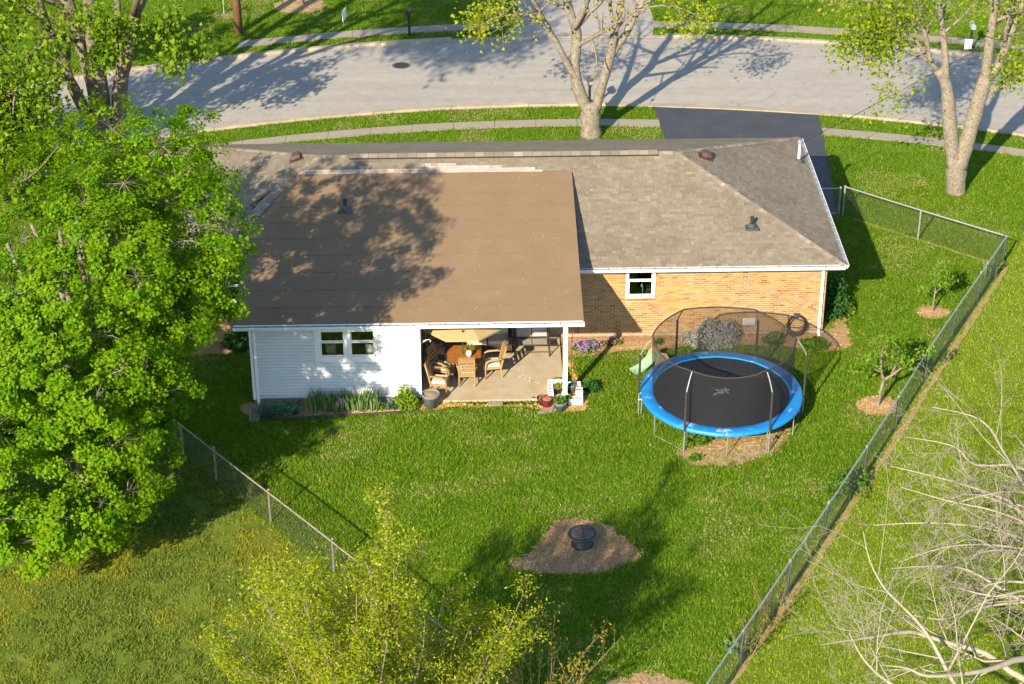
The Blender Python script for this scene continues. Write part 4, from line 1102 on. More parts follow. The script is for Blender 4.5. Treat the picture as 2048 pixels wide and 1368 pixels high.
def airy_shrub(name, label, base, h, stems, seed, leaf, lean=.35, per=9, size=.085):
    rng = np.random.default_rng(seed); root = thing(name, label, 'shrub', base)
    tr = MB(); tips = []
    for k in range(stems):
        a = k*2.4; le = lean*rng.uniform(.3, 1)
        P, R, d = wander((.08*math.cos(a), .08*math.sin(a), -.03), (math.cos(a)*le, math.sin(a)*le, 1), h*rng.uniform(.7, 1.05), .016, rng, .09, .02, 6)
        tr.tube(P, R, 4, cap=False); tips.append((P[-1], d, P[1:]))
        sub_branches(tr, P, R, rng, 1, 6, .3, tips, .3, .15, .3, .6, 3, .004)
    tr.build('stems', M['twig'], root)
    V, F = twig_leaves(tips, per, size, rng, back=1.0, spread=.05, up=.3, shape=NARROW, faces=NARROW_F)
    np_mesh('foliage', V, F, leaf, root)
airy_shrub('bronze_shrub', 'bronze tipped young shrub right of the airy yellow green tree', (-9.95, -18.3, 0), 3.6, 14, 33, BRONZE, .5, 12)

# --- leafless tree at the lower right
def bare_tree():
    rng = np.random.default_rng(41); base = (3.0, -19.0, 0); B = np.array(base)
    root = thing('bare_tree', 'leafless pale grey tree spreading its branches over the lower right corner', 'tree', base)
    tr = MB(); br = MB(); tips = []
    P = smooth_path([(0, 0, -.1), (-.05, 0, .8), (-.1, .05, 1.7), (-.3, -.1, 2.5)], 3); tr.tube(P, taper(P, .27, .19), 10)
    F = (2.7, -19.1, 2.3)
    L = [[F, (1.6, -19.7, 3.0), (.39, -20.17, 3.6), (-.39, -20.71, 3.8), (-1.07, -21.12, 4.0), (-2.0, -21.43, 4.2), (-2.46, -21.4, 4.4), (-3.04, -21.54, 4.6)],
         [F, (1.5, -20.0, 2.8), (.39, -20.36, 3.2), (-.38, -19.91, 3.55), (-1.04, -19.83, 3.73), (-1.5, -19.81, 3.9), (-2.08, -19.78, 4.07), (-2.74, -20.14, 4.25), (-3.42, -20.48, 4.42), (-4.17, -20.85, 4.6)],
         [F, (.9, -21.4, 2.9), (-.79, -22.21, 3.4), (-1.33, -21.15, 3.75), (-1.57, -20.74, 4.1), (-1.79, -20.51, 4.45), (-2.07, -20.36, 4.8), (-2.42, -20.26, 5.15), (-2.79, -20.06, 5.5), (-3.02, -19.63, 5.85), (-3.09, -19.09, 6.2)],
         [F, (1.7, -18.8, 3.3), (.69, -18.72, 4.0), (.15, -18.56, 4.29), (-.26, -18.3, 4.43), (-.64, -18.21, 4.57), (-1.12, -18.32, 4.71), (-1.77, -18.53, 4.86), (-2.42, -18.78, 5.0)],
         [(.69, -18.72, 4.0), (-.01, -18.94, 4.1), (-.85, -19.33, 4.2), (-1.31, -19.68, 4.3), (-1.95, -19.65, 4.4)],
         [F, (.3, -22.0, 3.0), (-1.65, -22.27, 3.6), (-2.72, -21.36, 3.95), (-3.11, -21.34, 4.3), (-3.4, -21.25, 4.65), (-3.61, -20.98, 5.0)],
         [F, (2.3, -17.2, 3.6), (1.4, -15.74, 4.2), (1.07, -15.02, 4.25), (.19, -14.89, 4.3), (-.45, -15.48, 4.35), (-1.46, -16.81, 4.4)],
         [F, (2.2, -16.6, 3.6), (1.58, -14.87, 4.5), (1.38, -13.76, 4.62), (1.23, -12.78, 4.75), (.83, -12.38, 4.88), (-.08, -12.16, 5.0)],
         [(2.0, -16, 4.0), (1.74, -14.23, 4.5), (.58, -14.16, 4.6), (.2, -13.47, 4.7), (-.9, -13.19, 4.8)],
         [(2.2, -17.2, 3.6), (1.43, -15.72, 4.0), (.41, -16.16, 4.2), (-.33, -16.76, 4.4), (-1.57, -17.74, 4.6)],
         [F, (2.9, -17.5, 4.2), (2.9, -16, 5.4), (2.6, -14.6, 6.0)], [F, (3.6, -19.6, 4.0), (4.4, -20.2, 5.5)], [F, (2.4, -20.2, 4.2), (1.6, -21.2, 5.6), (.6, -21.6, 6.2)]]
    rad = (.10, .09, .065, .052, .035, .065, .052, .052, .035, .037, .06, .08, .07)
    for k in range(12):                                   # arching secondary limbs
        s0 = np.array([rng.uniform(1.2, 2.6), rng.uniform(-19.5, -15.0), rng.uniform(3.2, 4.2)]); ln = rng.uniform(2.6, 4.2); a = rng.uniform(2.5, 3.9)
        d = np.array([math.cos(a), math.sin(a)*.8, 0]); L.append([tuple(np.array(F)*.4+s0*.6), tuple(s0), tuple(s0+d*ln*.35+np.array([0, 0, .55])), tuple(s0+d*ln*.7+np.array([0, rng.normal(0, .3), .75])), tuple(s0+d*ln+np.array([0, rng.normal(0, .5), .55]))])
    rad = rad+tuple(rng.uniform(.03, .06) for _ in range(12))
    for P, r in zip(L, rad):
        P = smooth_path([np.array(p)-B for p in P], 3); R = [max(.008, x) for x in taper(P, r, .010)]
        tr.tube(P, R, 7, cap=False)
        sub_branches(br, P, R, rng, 3, 10, .34, tips, .05, .17, .12, .72, 3, .0040)
    tr.build('trunk', M['bare'], root, True); br.build('branches', M['bare'], root, True)
bare_tree()

# --- young fruit trees
def sapling(label, base, pts, seed, size=.13, per=15):
    rng = np.random.default_rng(seed); root = thing('fruit_tree', label, 'tree', base, group='young fruit trees in mulch rings')
    tr = MB(); br = MB(); tips = []
    for P, r0, r1, sub in pts:
        P = smooth_path(P, 3); R = taper(P, r0, r1); tr.tube(P, R, 8)
        if sub: sub_branches(br, P, R, rng, 2, sub, .7, tips, .12, .25, .25, .85, 4, .003)
    tr.build('trunk', M['bark'], root, True); br.build('branches', M['twig'], root, True)
    V, F = twig_leaves(tips, per, size, rng, back=1.0, spread=.07, up=.25, shape=NARROW, faces=NARROW_F)
    np_mesh('foliage', V, F, PEACH, root)
sapling('young fruit tree with pale leaning trunk in the larger mulch ring by the fence', (.52, -3.96, 0),
        [([(0, 0, -.05), (.03, 0, .4), (.10, .02, .9)], .055, .05, 0), ([(.10, .02, .88), (.35, .02, 1.05), (.65, 0, 1.35), (.9, -.1, 1.6)], .045, .015, 6), ([(.10, .02, .88), (.0, .0, 1.2), (-.05, -.05, 1.7), (-.05, -.1, 2.0)], .045, .02, 5), ([(.0, .0, 1.15), (-.35, -.1, 1.35), (-.75, -.2, 1.4)], .03, .01, 5), ([(.3, .02, 1.05), (.45, .1, 1.4), (.5, .15, 1.8)], .03, .012, 4)], 51)
sapling('small slender fruit tree in the mulch ring nearest the fence corner', (3.3, 1.64, 0),
        [([(0, 0, -.05), (-.02, 0, .4), (.0, .0, .8)], .03, .025, 0), ([(0, 0, .75), (-.05, 0, 1.1), (-.1, -.05, 1.5)], .02, .008, 5), ([(0, 0, .7), (.25, .05, .95), (.4, .05, 1.1)], .015, .006, 4), ([(0, 0, .7), (-.2, .0, .9), (-.35, -.1, 1.0)], .015, .006, 3)], 52, .12, 16)

# --- shrubs and flowers
def shrub(name, label, loc, r, n, size, leaf, cat='shrub', seed=1, up=.35, shape=LEAF, faces=LEAF_F, lumps=10, extra=None, stem='twig'):
    rng = np.random.default_rng(seed); root = thing(name, label, cat, loc)
    r = np.array(r, float); C = []; O = []; st = MB()
    for k in range(lumps):
        d = ball(1, rng)[0]; d /= np.linalg.norm(d); d[2] = abs(d[2])
        c = d*r*rng.uniform(.35, .72)*np.array([1, 1, 1.25]); rr = r.mean()*rng.uniform(.32, .5)
        st.tube([(0, 0, -.02), tuple(c*.5+rng.normal(0, .03, 3)), tuple(c)], [.014, .01, .006], 4)
        m = n//lumps; p = ball(m, rng); p = p/np.linalg.norm(p, axis=1, keepdims=True)*(np.linalg.norm(p, axis=1, keepdims=True)**.4)
        q = c+p*rr*np.array([1, 1, min(1.2, r[2]/r[0]+.3)]); q[:, 2] = np.maximum(q[:, 2], .02); C.append(q); O.append(p)
    C = np.concatenate(C); O = np.concatenate(O)
    V, F = leaves(C, size, up, shape, faces, out=O, rng=rng)
    st.build('stems', M[stem], root); np_mesh('foliage', V, F, leaf, root)
    if extra:
        m, size2, cnt, zmin = extra
        idx = rng.choice(len(C), cnt); idx = idx[C[idx, 2] > zmin]
        V, F = leaves(C[idx]+O[idx]*.03+np.array([0, 0, .02]), size2, .8, LEAF, LEAF_F, rng=rng); np_mesh('flowers', V, F, m, root)
    return root
GREEN = leafmat('shrub_leaf', [(0, (.04, .11, .01)), (.5, (.085, .18, .015)), (1, (.15, .25, .03))], .35, .5, .3)
LIME = leafmat('lime_leaf', [(0, (.09, .18, .01)), (.5, (.16, .27, .015)), (1, (.25, .33, .03))], .4, .5, .3)
DEEP = leafmat('dark_leaf', [(0, (.015, .06, .012)), (.5, (.03, .095, .018)), (1, (.05, .13, .02))], .25, .45, .4)
SILVER = leafmat('silver_leaf', [(0, (.28, .30, .25)), (.5, (.40, .42, .36)), (.85, (.48, .49, .44)), (1, (.38, .32, .40))], .25, .8, .1)
LAV = leafmat('lavender_flower', [(0, (.34, .16, .48)), (.5, (.48, .26, .62)), (1, (.6, .4, .7))], .3, .7, .1)
PINK = leafmat('pink_flower', [(0, (.6, .12, .28)), (.5, (.7, .22, .38)), (1, (.75, .35, .5))], .3, .7, .1)
HOSTA = leafmat('blue_green_leaf', [(0, (.05, .13, .07)), (.5, (.09, .19, .11)), (1, (.14, .25, .15))], .25, .5, .3)
IRIS = leafmat('iris_blade', [(0, (.09, .17, .05)), (.5, (.15, .25, .08)), (1, (.24, .33, .13))], .3, .5, .3)
shrub('lavender_bush', 'wide silver grey bush against the brick wall behind the trampoline', (-3.85, -.05, 0), (.95, .5, .78), 9000, .085, SILVER, seed=61, shape=NARROW, faces=NARROW_F, lumps=26, up=.5)
shrub('lavender_bush', 'small silver grey tuft left of the wide silver bush', (-4.75, .0, 0), (.22, .2, .32), 500, .07, SILVER, seed=62, shape=NARROW, faces=NARROW_F, lumps=6, up=.5)
shrub('dark_shrub', 'dark glossy shrub in shade at the right end of the house', (.12, 1.9, 0), (.45, .95, 1.0), 5200, .085, DEEP, seed=63, lumps=26)
shrub('light_sprig', 'light green sprig beside the dark shrub at the house end', (.62, 1.55, 0), (.2, .2, .45), 240, .08, LIME, seed=64, lumps=5)
shrub('low_bush', 'low green bush below the coiled hose near the downspout', (-.85, -.45, 0), (.55, .38, .32), 1800, .07, GREEN, seed=65, lumps=14)
shrub('ball_shrub', 'rounded lime green bush at the right end of the white wall', (-13.27, -3.62, 0), (.40, .34, .62), 3000, .07, LIME, seed=66, lumps=18)
shrub('fence_bush', 'weedy green bush growing through the right fence', (-1.05, -8.3, 0), (.75, .5, .55), 1300, .085, GREEN, seed=67, lumps=12)
shrub('small_weed', 'small green weed clump at the front of the bare soil under the trampoline', (-5.15, -6.75, 0), (.22, .2, .2), 260, .09, GREEN, seed=68, lumps=6, shape=NARROW, faces=NARROW_F, up=.2)
shrub('weed_patch', 'yellowish weed clump left of the bare soil under the trampoline', (-5.35, -5.95, 0), (.4, .3, .16), 420, .07, LIME, seed=69, lumps=8)
shrub('weed_patch', 'broad leaf weeds along the front rim shadow of the trampoline', (-4.75, -5.75, 0), (.5, .25, .18), 500, .08, GREEN, seed=70, lumps=8)
shrub('phlox', 'creeping phlox with lilac flowers beside the patio post', (-7.85, -.3, 0), (.62, .38, .22), 1400, .06, GREEN, 'flowers', 71, lumps=14, extra=(LAV, .07, 520, .06))
shrub('phlox', 'creeping phlox with pink flowers right of the lilac phlox', (-6.95, -.1, 0), (.38, .2, .18), 700, .06, GREEN, 'flowers', 72, lumps=9, extra=(PINK, .06, 190, .06))
shrub('bed_plant', 'leafy green plant beside the downspout right of the trampoline net', (-2.0, -.05, 0), (.42, .2, .28), 700, .08, LIME, seed=73, lumps=8)
shrub('bed_plant', 'little green plant in the soil left of the silver bush', (-5.6, -.15, 0), (.18, .12, .16), 180, .07, GREEN, seed=74, lumps=5)
shrub('planter_shrub', 'dark green plant right of the white block planter', (-7.82, -2.85, 0), (.28, .26, .42), 800, .075, DEEP, seed=75, lumps=10)
shrub('small_plant', 'tiny lime plant between the iris clump and the bushy plants', (-13.98, -3.75, 0), (.14, .12, .16), 160, .06, LIME, seed=76, lumps=5)
shrub('side_shrub', 'dark spiky shrub against the shaded brick left of the white room', (-18.55, .0, 0), (.35, .3, .75), 1200, .16, DEEP, seed=77, lumps=10, shape=NARROW, faces=NARROW_F, up=.1)
def blade_clump(name, label, loc, rx, ry, n, h, w, leaf, seed, droop=.25, cat='plant'):
    rng = np.random.default_rng(seed); root = thing(name, label, cat, loc); V = []; F = []
    for i in range(n):
        x, y = rng.uniform(-1, 1)*rx, rng.uniform(-1, 1)*ry; a = rng.uniform(0, 6.28); hh = h*rng.uniform(.65, 1.1)
        le = droop*rng.uniform(.3, 1.3)*hh; ox, oy = x/max(rx, .01)*le*.5+math.cos(a)*le, y/max(ry, .01)*le*.4+math.sin(a)*le
        b = a+1.57+rng.normal(0, .3); wx, wy = math.cos(b)*w/2, math.sin(b)*w/2; k = len(V)
        V += [(x-wx*.7, y-wy*.7, -.01), (x+wx*.7, y+wy*.7, -.01), (x+ox*.4-wx, y+oy*.4-wy, hh*.6), (x+ox*.4+wx, y+oy*.4+wy, hh*.6), (x+ox, y+oy, hh*(1-droop*.4))]
        F += [(k, k+1, k+3), (k, k+3, k+2), (k+2, k+3, k+4)]
    np_mesh('leaf_blades', np.array(V), np.array(F), leaf, root); return root
ir = blade_clump('iris_clump', 'clump of iris blades with one purple flower below the double window', (-15.62, -3.72, 0), .5, .22, 190, .62, .045, IRIS, 81)
V, F = leaves(np.array([(.42, -.18, .42)])+ball(9)*.05, .10, .2); np_mesh('flower', V, F, leafmat('iris_flower', [(0, (.16, .05, .42)), (1, (.3, .12, .55))]), ir)
blade_clump('iris_clump', 'wide clump of iris blades at the middle of the white wall', (-14.62, -3.68, 0), .52, .22, 210, .62, .045, IRIS, 82)
blade_clump('grassy_clump', 'fine bladed tuft at the left corner of the white wall', (-17.3, -3.95, 0), .24, .18, 190, .42, .028, HOSTA, 83, .7)
blade_clump('hosta', 'blue green hosta between the grassy tuft and the iris', (-16.75, -3.85, 0), .28, .16, 60, .34, .13, HOSTA, 84, .9)
blade_clump('hosta', 'small green hosta left of the lime green bush', (-13.62, -3.72, 0), .18, .12, 40, .36, .08, HOSTA, 85, .7)
blade_clump('daylily', 'daylily tuft by the brick wall behind the right side of the trampoline', (-2.05, -.3, 0), .15, .12, 70, .42, .03, LIME, 86, .8)
blade_clump('tall_weed', 'pale tall weed growing inside the fence corner', (5.65, 3.95, 0), .2, .12, 60, .75, .05, IRIS, 87, .3)
blade_clump('corner_weed', 'pale leafy weed at the foot of the right fence near the bottom edge', (-4.95, -15.3, 0), .3, .2, 70, .35, .06, IRIS, 88, .6)

airy_shrub('fence_vine', 'brown twiggy vine growing through the lower end of the right fence', (-3.95, -14.15, 0), 1.1, 11, 34, BRONZE, .8, 4, .06)
airy_shrub('fence_vine', 'low twiggy vine with yellowish leaves at the foot of the right fence', (-4.7, -15.35, 0), .9, 8, 35, BRONZE, .8, 5, .06)

# ---------------------------------------------------------------- fences
def fence(name, label, pts, posts, h=1.06, rail=M['galv'], meshm=M['wire']):
    root = thing(name, label, 'fence', (pts[0][0], pts[0][1], 0)); B = Vector((pts[0][0], pts[0][1], 0))
    for p in posts:
        q = Vector((p[0], p[1], 0))-B; e = random.uniform(-.02, .03)
        po = MB().tube([(q.x, q.y, -.02), (q.x+random.uniform(-.012, .012), q.y+random.uniform(-.012, .012), h+e)], .031, 8).build('post', rail, root)
        MB().lathe([(.038, -.03), (.036, .02), (.0, .045)], (q.x, q.y, h+e), 8).build('post_cap', rail, po)
    for a, b in zip(pts[:-1], pts[1:]):
        A = Vector((a[0], a[1], 0))-B; Bq = Vector((b[0], b[1], 0))-B; t = Bq-A; n = t.length; t.normalize()
        k = max(2, int(n/2))
        MB().tube([tuple(A+t*n*i/k+Vector((0, 0, h-.01-.012*math.sin(i*1.7)))) for i in range(k+1)], .023, 7).build('top_rail', rail, root)
        mb = MB(); s = .074; H = h-.04; off = Vector((-t.y, t.x, 0))*.034
        x = -H
        while x < n:                                           # the two families of diagonal wires
            for sg in (1, -1):
                u0, u1 = (x, x+H) if sg > 0 else (x+H, x)
                z0, z1 = .02, H
                if u0 < 0: z0 = .02+(0-u0)/(u1-u0)*(H-.02); u0 = 0
                if u1 > n: z1 = .02+(n-(x if sg > 0 else u0))/(H)*(H-.02) if sg > 0 else z1; u1 = n
                if sg < 0:
                    if x+H > n: z0 = .02+(x+H-n)/H*(H-.02); u0 = n
                    if x < 0: z1 = .02+(x+H)/H*(H-.02); u1 = 0
                if z1-z0 < .03: continue
                p, q = A+t*u0+off*(1+.05*sg)+Vector((0, 0, z0)), A+t*u1+off*(1+.05*sg)+Vector((0, 0, z1))
                mb.tube([p, q], .0023, 3, cap=False)
            x += s
        tag(mb.build('chain_link_mesh', meshm, root), kind='stuff')
    return root
lp = [(-22.6, -2.4), (-10.4, -17.65)]
fence('chain_link_fence', 'weathered chain link fence crossing the lower left between yard and weedy lot', [(-22.3, -2.55), (-19.49, -6.09), (-10.3, -17.75)],
      [(-22.3, -2.55), (-20.6, -4.7), (-19.49, -6.09), (-18.43, -7.34), (-16.76, -9.43), (-14.95, -11.72), (-13.17, -14.0), (-11.5, -16.2)], 1.05, M['rustgalv'])
fence('chain_link_fence', 'long chain link fence running down the right side of the yard', [(6.27, 4.82), (2.2, -2.52), (-.57, -7.80), (-3.42, -13.01), (-6.5, -18.6)],
      [(6.27, 4.82), (4.86, 2.28), (3.54, -.10), (2.2, -2.52), (.81, -5.17), (-.57, -7.80), (-2.03, -10.43), (-3.42, -13.01), (-4.95, -15.79)], 1.06)
fence('chain_link_fence', 'short chain link fence between the driveway gate and the yard corner', [(1.62, 8.75), (6.2, 4.88)], [(1.62, 8.75), (3.83, 6.72)], 1.08)
gate = fence('chain_link_gate', 'narrow chain link gate across the driveway beside the house', [(-.2, 8.72), (1.40, 8.72)], [(1.46, 8.72)], 1.04); gate['category'] = 'gate'
MB().tube([(.1, 0, .08), (1.58, 0, .08), (1.58, 0, 1.02), (.1, 0, 1.02)], .019, 7, closed=True).build('gate_frame', M['galv'], gate)
# trodden earth along the fences
def strip(P, w, seed, name='bare_strip'):
    r = random.Random(seed); mb = MB(); A, Bp = Vector(P[0]), Vector(P[1]); t = (Bp-A); n = t.length; t.normalize(); o = Vector((-t.y, t.x)); k = int(n/.35)
    L = [A+t*n*i/k+o*(w*(.15+.5*r.random())) for i in range(k+1)]; R = [A+t*n*i/k-o*(w*(.2+.6*r.random())) for i in range(k+1)]
    for i in range(k): mb.quad((R[i].x, R[i].y, .02), (R[i+1].x, R[i+1].y, .02), (L[i+1].x, L[i+1].y, .02), (L[i].x, L[i].y, .02))
    tag(mb.build(name, M['soil']), kind='structure')
strip([(6.36, 4.6), (-.43, -7.9)], .17, 3); strip([(-.43, -7.9), (-3.3, -13.1)], .17, 6); strip([(-3.3, -13.1), (-6.3, -18.4)], .17, 7); strip([(1.9, 8.4), (6.1, 4.8)], .14, 5)

# ---------------------------------------------------------------- trampoline
TC = (-4.14, -4.30, 0)
tr = thing('trampoline', 'round trampoline with blue rim pad, black mat and net enclosure', 'trampoline', TC)
def ring_pts(r, z, n=64, a0=0): return [(r*math.cos(a0+6.28319*i/n), r*math.sin(a0+6.28319*i/n), z) for i in range(n)]
mat_m = pmat('trampoline_mat', (.011, .0145, .019), (.016, .020, .025), 2, .75, .1, 200)
mb = MB(); n = 64; R = [0, .6, 1.2, 1.7, 2.02]
for j, r in enumerate(R[1:]): mb.v += [(r*math.cos(6.28319*i/n), r*math.sin(6.28319*i/n), .775-.03*(1-(r/2.02)**2)) for i in range(n)]
mb.v.append((0, 0, .742)); c = len(mb.v)-1
for i in range(n): mb.f.append((c, i, (i+1) % n))
for j in range(3):
    for i in range(n): k = (i+1) % n; mb.f.append((j*n+i, (j+1)*n+i, (j+1)*n+k, j*n+k))
mat = mb.build('jumping_mat', mat_m, tr, True)
def pad_material():
    m, nt, b = _nt('blue_pad'); P = _pos(nt)
    col = _ramp(nt, _noise(nt, 3, 5, .7, P), [(.3, (.004, .15, .42)), (.7, (.008, .21, .52))])
    f = _ramp(nt, _noise(nt, 1.6, 4, .75, P), [(.60, (0, 0, 0)), (.70, (.75, .75, .75))])
    col = _mix(nt, f, col, (.42, .58, .68)); nt.links.new(col, b.inputs['Base Color']); b.inputs['Roughness'].default_value = .45
    _bump(nt, b, _noise(nt, 9, 3, .6, P), .5, .03); return m
padm = pad_material()
mb = MB(); n = 72
prof = [(1.96, .778), (1.98, .80), (2.12, .815), (2.28, .812), (2.33, .79), (2.335, .70)]
for r, z in prof:
    for i in range(n): w = .006*math.sin(i*1.9)+.004*math.sin(i*5.3); mb.v.append((r*math.cos(6.28319*i/n), r*math.sin(6.28319*i/n), z+w))
for j in range(len(prof)-1):
    for i in range(n): k = (i+1) % n; mb.f.append((j*n+i, (j+1)*n+i, (j+1)*n+k, j*n+k))
mb.build('rim_pad', padm, tr, True)
MB().tube(ring_pts(2.29, .735), .024, 8, closed=True).build('frame_ring', M['galv'], tr, True)
ANG = [math.radians(a) for a in (-2, 58, 118, 178, 238, 298)]
foam = pmat('foam_sleeve', (.035, .028, .024), (.05, .04, .034), 9, .8)
tops = []
for a in ANG:
    ca, sa = math.cos(a), math.sin(a)
    f = lambda r, z: (r*ca, r*sa, z)
    po = MB().tube([f(2.38, .02), f(2.38, 1.95), f(2.33, 2.1)], .019, 8).build('net_pole', M['galv'], tr)
    MB().tube([f(2.38, .72), f(2.38, 2.0)], .034, 8).build('foam_sleeve', foam, po)
    MB().tube([f(2.335, 2.08), f(2.22, 2.3), f(2.08, 2.50)], .018, 8).build('bent_tip', M['galv'], po)
    for z in (.5, .72): MB().tube([f(2.26, z), f(2.40, z)], .03, 6).build('clamp', M['galv'], po)
    tops.append(f(2.08, 2.50))
for a in ANG:
    b = a-math.radians(30)
    P = [(2.28*math.cos(a), 2.28*math.sin(a), .73), (2.30*math.cos(a), 2.30*math.sin(a), .01)]
    Q = [(2.28*math.cos(b), 2.28*math.sin(b), .01), (2.28*math.cos(b), 2.28*math.sin(b), .73)]
    MB().tube(P+Q, .017, 7).build('leg', M['galv'], tr)
# net: gathered cloth between mat edge and the top cord
cord = []
for k in range(6):
    A, Bp = Vector(tops[k]), Vector(tops[(k+1) % 6])
    sag = .05 if k in (0, 1, 2, 5) else (.10 if k == 3 else .17)
    for i in range(8):
        t = i/8; p = A.lerp(Bp, t); rr = math.hypot(p.x, p.y); arc = (2.06 if k in (0, 1, 2) else 1.98)
        s = 1+(arc/rr-1)*(.85 if k in (0, 1, 2, 5, 3) else .35); cord.append((p.x*s, p.y*s, p.z-sag*4*t*(1-t)))
MB().tube(cord, .022, 6, closed=True).build('top_cord', foam, tr)
mb = MB(); n = len(cord); rows = 5
for j in range(rows+1):
    t = j/rows
    for i, cpt in enumerate(cord):
        a = math.atan2(cpt[1], cpt[0]); r0 = 2.0; x = r0*math.cos(a); y = r0*math.sin(a); w = .018*math.sin(i*2.1+j)*math.sin(math.pi*t)
        mb.v.append((cpt[0]*t+x*(1-t)+w*math.cos(a), cpt[1]*t+y*(1-t)+w*math.sin(a), cpt[2]*t+.80*(1-t)))
for j in range(rows):
    for i in range(n): k = (i+1) % n; mb.f.append((j*n+i, j*n+k, (j+1)*n+k, (j+1)*n+i))
mb.build('safety_net', M['net'], tr, True)
# white lettering scrawl printed in the middle of the mat
strokes = [[(690, 370), (760, 460), (820, 550)], [(590, 420), (850, 430), (1100, 390)], [(1230, 320), (1225, 490)], [(1270, 400), (1380, 400), (1430, 440), (1380, 480), (1250, 490)], [(1260, 530), (1310, 590), (1380, 630)],
           [(900, 530), (1000, 490), (1150, 460), (1250, 490)], [(920, 560), (920, 620), (1040, 620), (1100, 550), (950, 540)], [(820, 560), (840, 650)], [(650, 650), (700, 590), (800, 570)], [(470, 650), (560, 620), (640, 610)], [(480, 660), (560, 700), (650, 720), (520, 710)], [(405, 745), (440, 745)]]
mb = MB(); kx, ky = 1/29.26/70.5, 1/29.26/70.5/.5
for s in strokes:
    Q = [Vector(((x-960)*kx, -(y-560)*ky)) for x, y in s]
    for p, q in zip(Q[:-1], Q[1:]):
        t = (q-p); t = t.normalized() if t.length > 0 else Vector((1, 0)); o = Vector((-t.y, t.x))*.014; p2 = p-t*.008; q2 = q+t*.008
        mb.poly([(a.x, a.y, .756) for a in (p2-o, q2-o, q2+o, p2+o)])
mb.build('printed_mark', pmat('mark_white', (.5, .55, .58), (.35, .4, .42), 20), mat)

rr = random.Random(12); mb = MB()
for i in range(26):
    a = rr.uniform(0, 6.28); r = 1.9*math.sqrt(rr.random()); x, y = r*math.cos(a), r*math.sin(a); s_ = rr.uniform(.012, .028); t = rr.uniform(0, 6.28)
    mb.poly([(x+s_*math.cos(t), y+s_*math.sin(t), .785), (x-.5*s_*math.sin(t), y+.5*s_*math.cos(t), .782), (x-s_*math.cos(t), y-s_*math.sin(t), .786), (x+.5*s_*math.sin(t), y-.5*s_*math.cos(t), .782)])
tag(mb.build('fallen_leaves', LIT, mat), kind='stuff')
# toddler slide half behind the trampoline
sl = thing('toddler_slide', 'pale green plastic toddler slide with tan panels behind the trampoline', 'slide', (-5.95, -1.55, 0), math.radians(30))
mint = pmat('mint_plastic', (.27, .47, .28), (.24, .42, .25), 4, .45); tan = pmat('tan_plastic', (.50, .40, .26), (.44, .34, .21), 4, .5)
prof = [(-.80, .05), (-.62, .06), (-.42, .12), (-.2, .24), (.0, .36), (.14, .40), (.3, .40)]
mb = MB()
for (xa, za), (xb, zb) in zip(prof[:-1], prof[1:]):
    for ya, yb, ha, hb in ((-.21, -.17, .06, .06), (-.17, -.15, .06, .0), (-.15, .15, 0, 0), (.15, .17, 0, .06), (.17, .21, .06, .06)):
        mb.quad((xa, ya, za+ha), (xb, ya, zb+ha), (xb, yb, zb+hb), (xa, yb, za+hb))
    for y in (-.21, .21): mb.quad((xa, y, max(0, za-.03)), (xb, y, max(0, zb-.03)), (xb, y, zb+.06), (xa, y, za+.06))
mb.build('chute', mint, sl)
for y in (-.30, .27):
    pts = [(.0, 0), (.62, 0), (.60, .40), (.50, .60), (.32, .66), (.14, .58), (.02, .34)]
    m = MB(); n = len(pts); m.v = [(x, y-.02, z) for x, z in pts]+[(x, y+.02, z) for x, z in pts]
    m.f = [tuple(range(n)), tuple(range(2*n-1, n-1, -1))]+[(i, n+i, n+(i+1) % n, (i+1) % n) for i in range(n)]
    m.build('side_panel', tan, sl)
for k in range(2): MB().box(.36, .58, -.26, .24, .15+k*.2, .20+k*.2).build('step', mint, sl)

sl.scale = (.82, .82, .82)
# fire pit
fp = thing('fire_pit', 'black round fire pit with mesh dome lid standing on the mulch patch', 'fire pit', (-8.5, -10.72, .03))
fm = pmat('fire_pit_steel', (.035, .042, .048), (.06, .065, .07), 6, .45, .1, 60, .5)
MB().lathe([(.30, .0), (.31, .015), (.24, .12), (.17, .20), (.19, .26), (.36, .42), (.38, .44), (.36, .44), (.2, .28), (0, .27)], sides=28).build('bowl', fm, fp, True)
MB().tube(ring_pts(.39, .445, 36), .024, 8, closed=True).build('rim', pmat('rim_steel', (.10, .13, .15), (.07, .09, .1), 8, .35, 0, 50, .6), fp, True)
MB().lathe([(.34, .46), (.29, .53), (.20, .585), (.1, .61), (.02, .618)], sides=28).build('mesh_lid', netmat('spark_mesh', (.14, .11, .10), .6), fp, True)
for k in range(2):
    a = k*1.5708+.1; MB().tube([(.345*math.cos(a)*s, .345*math.sin(a)*s, z) for s, z in ((1, .462), (.84, .535), (.58, .592), (.28, .617), (0, .624), (-.28, .617), (-.58, .592), (-.84, .535), (-1, .462))], .009, 5).build('lid_rib', fm, fp)
MB().tube(ring_pts(.345, .462, 30), .011, 6, closed=True).build('lid_ring', fm, fp)
MB().tube([(-.04, 0, .62), (-.03, 0, .67), (.03, 0, .67), (.04, 0, .62)], .008, 5).build('lid_handle', fm, fp)

fp.scale = (.95, .95, .80)
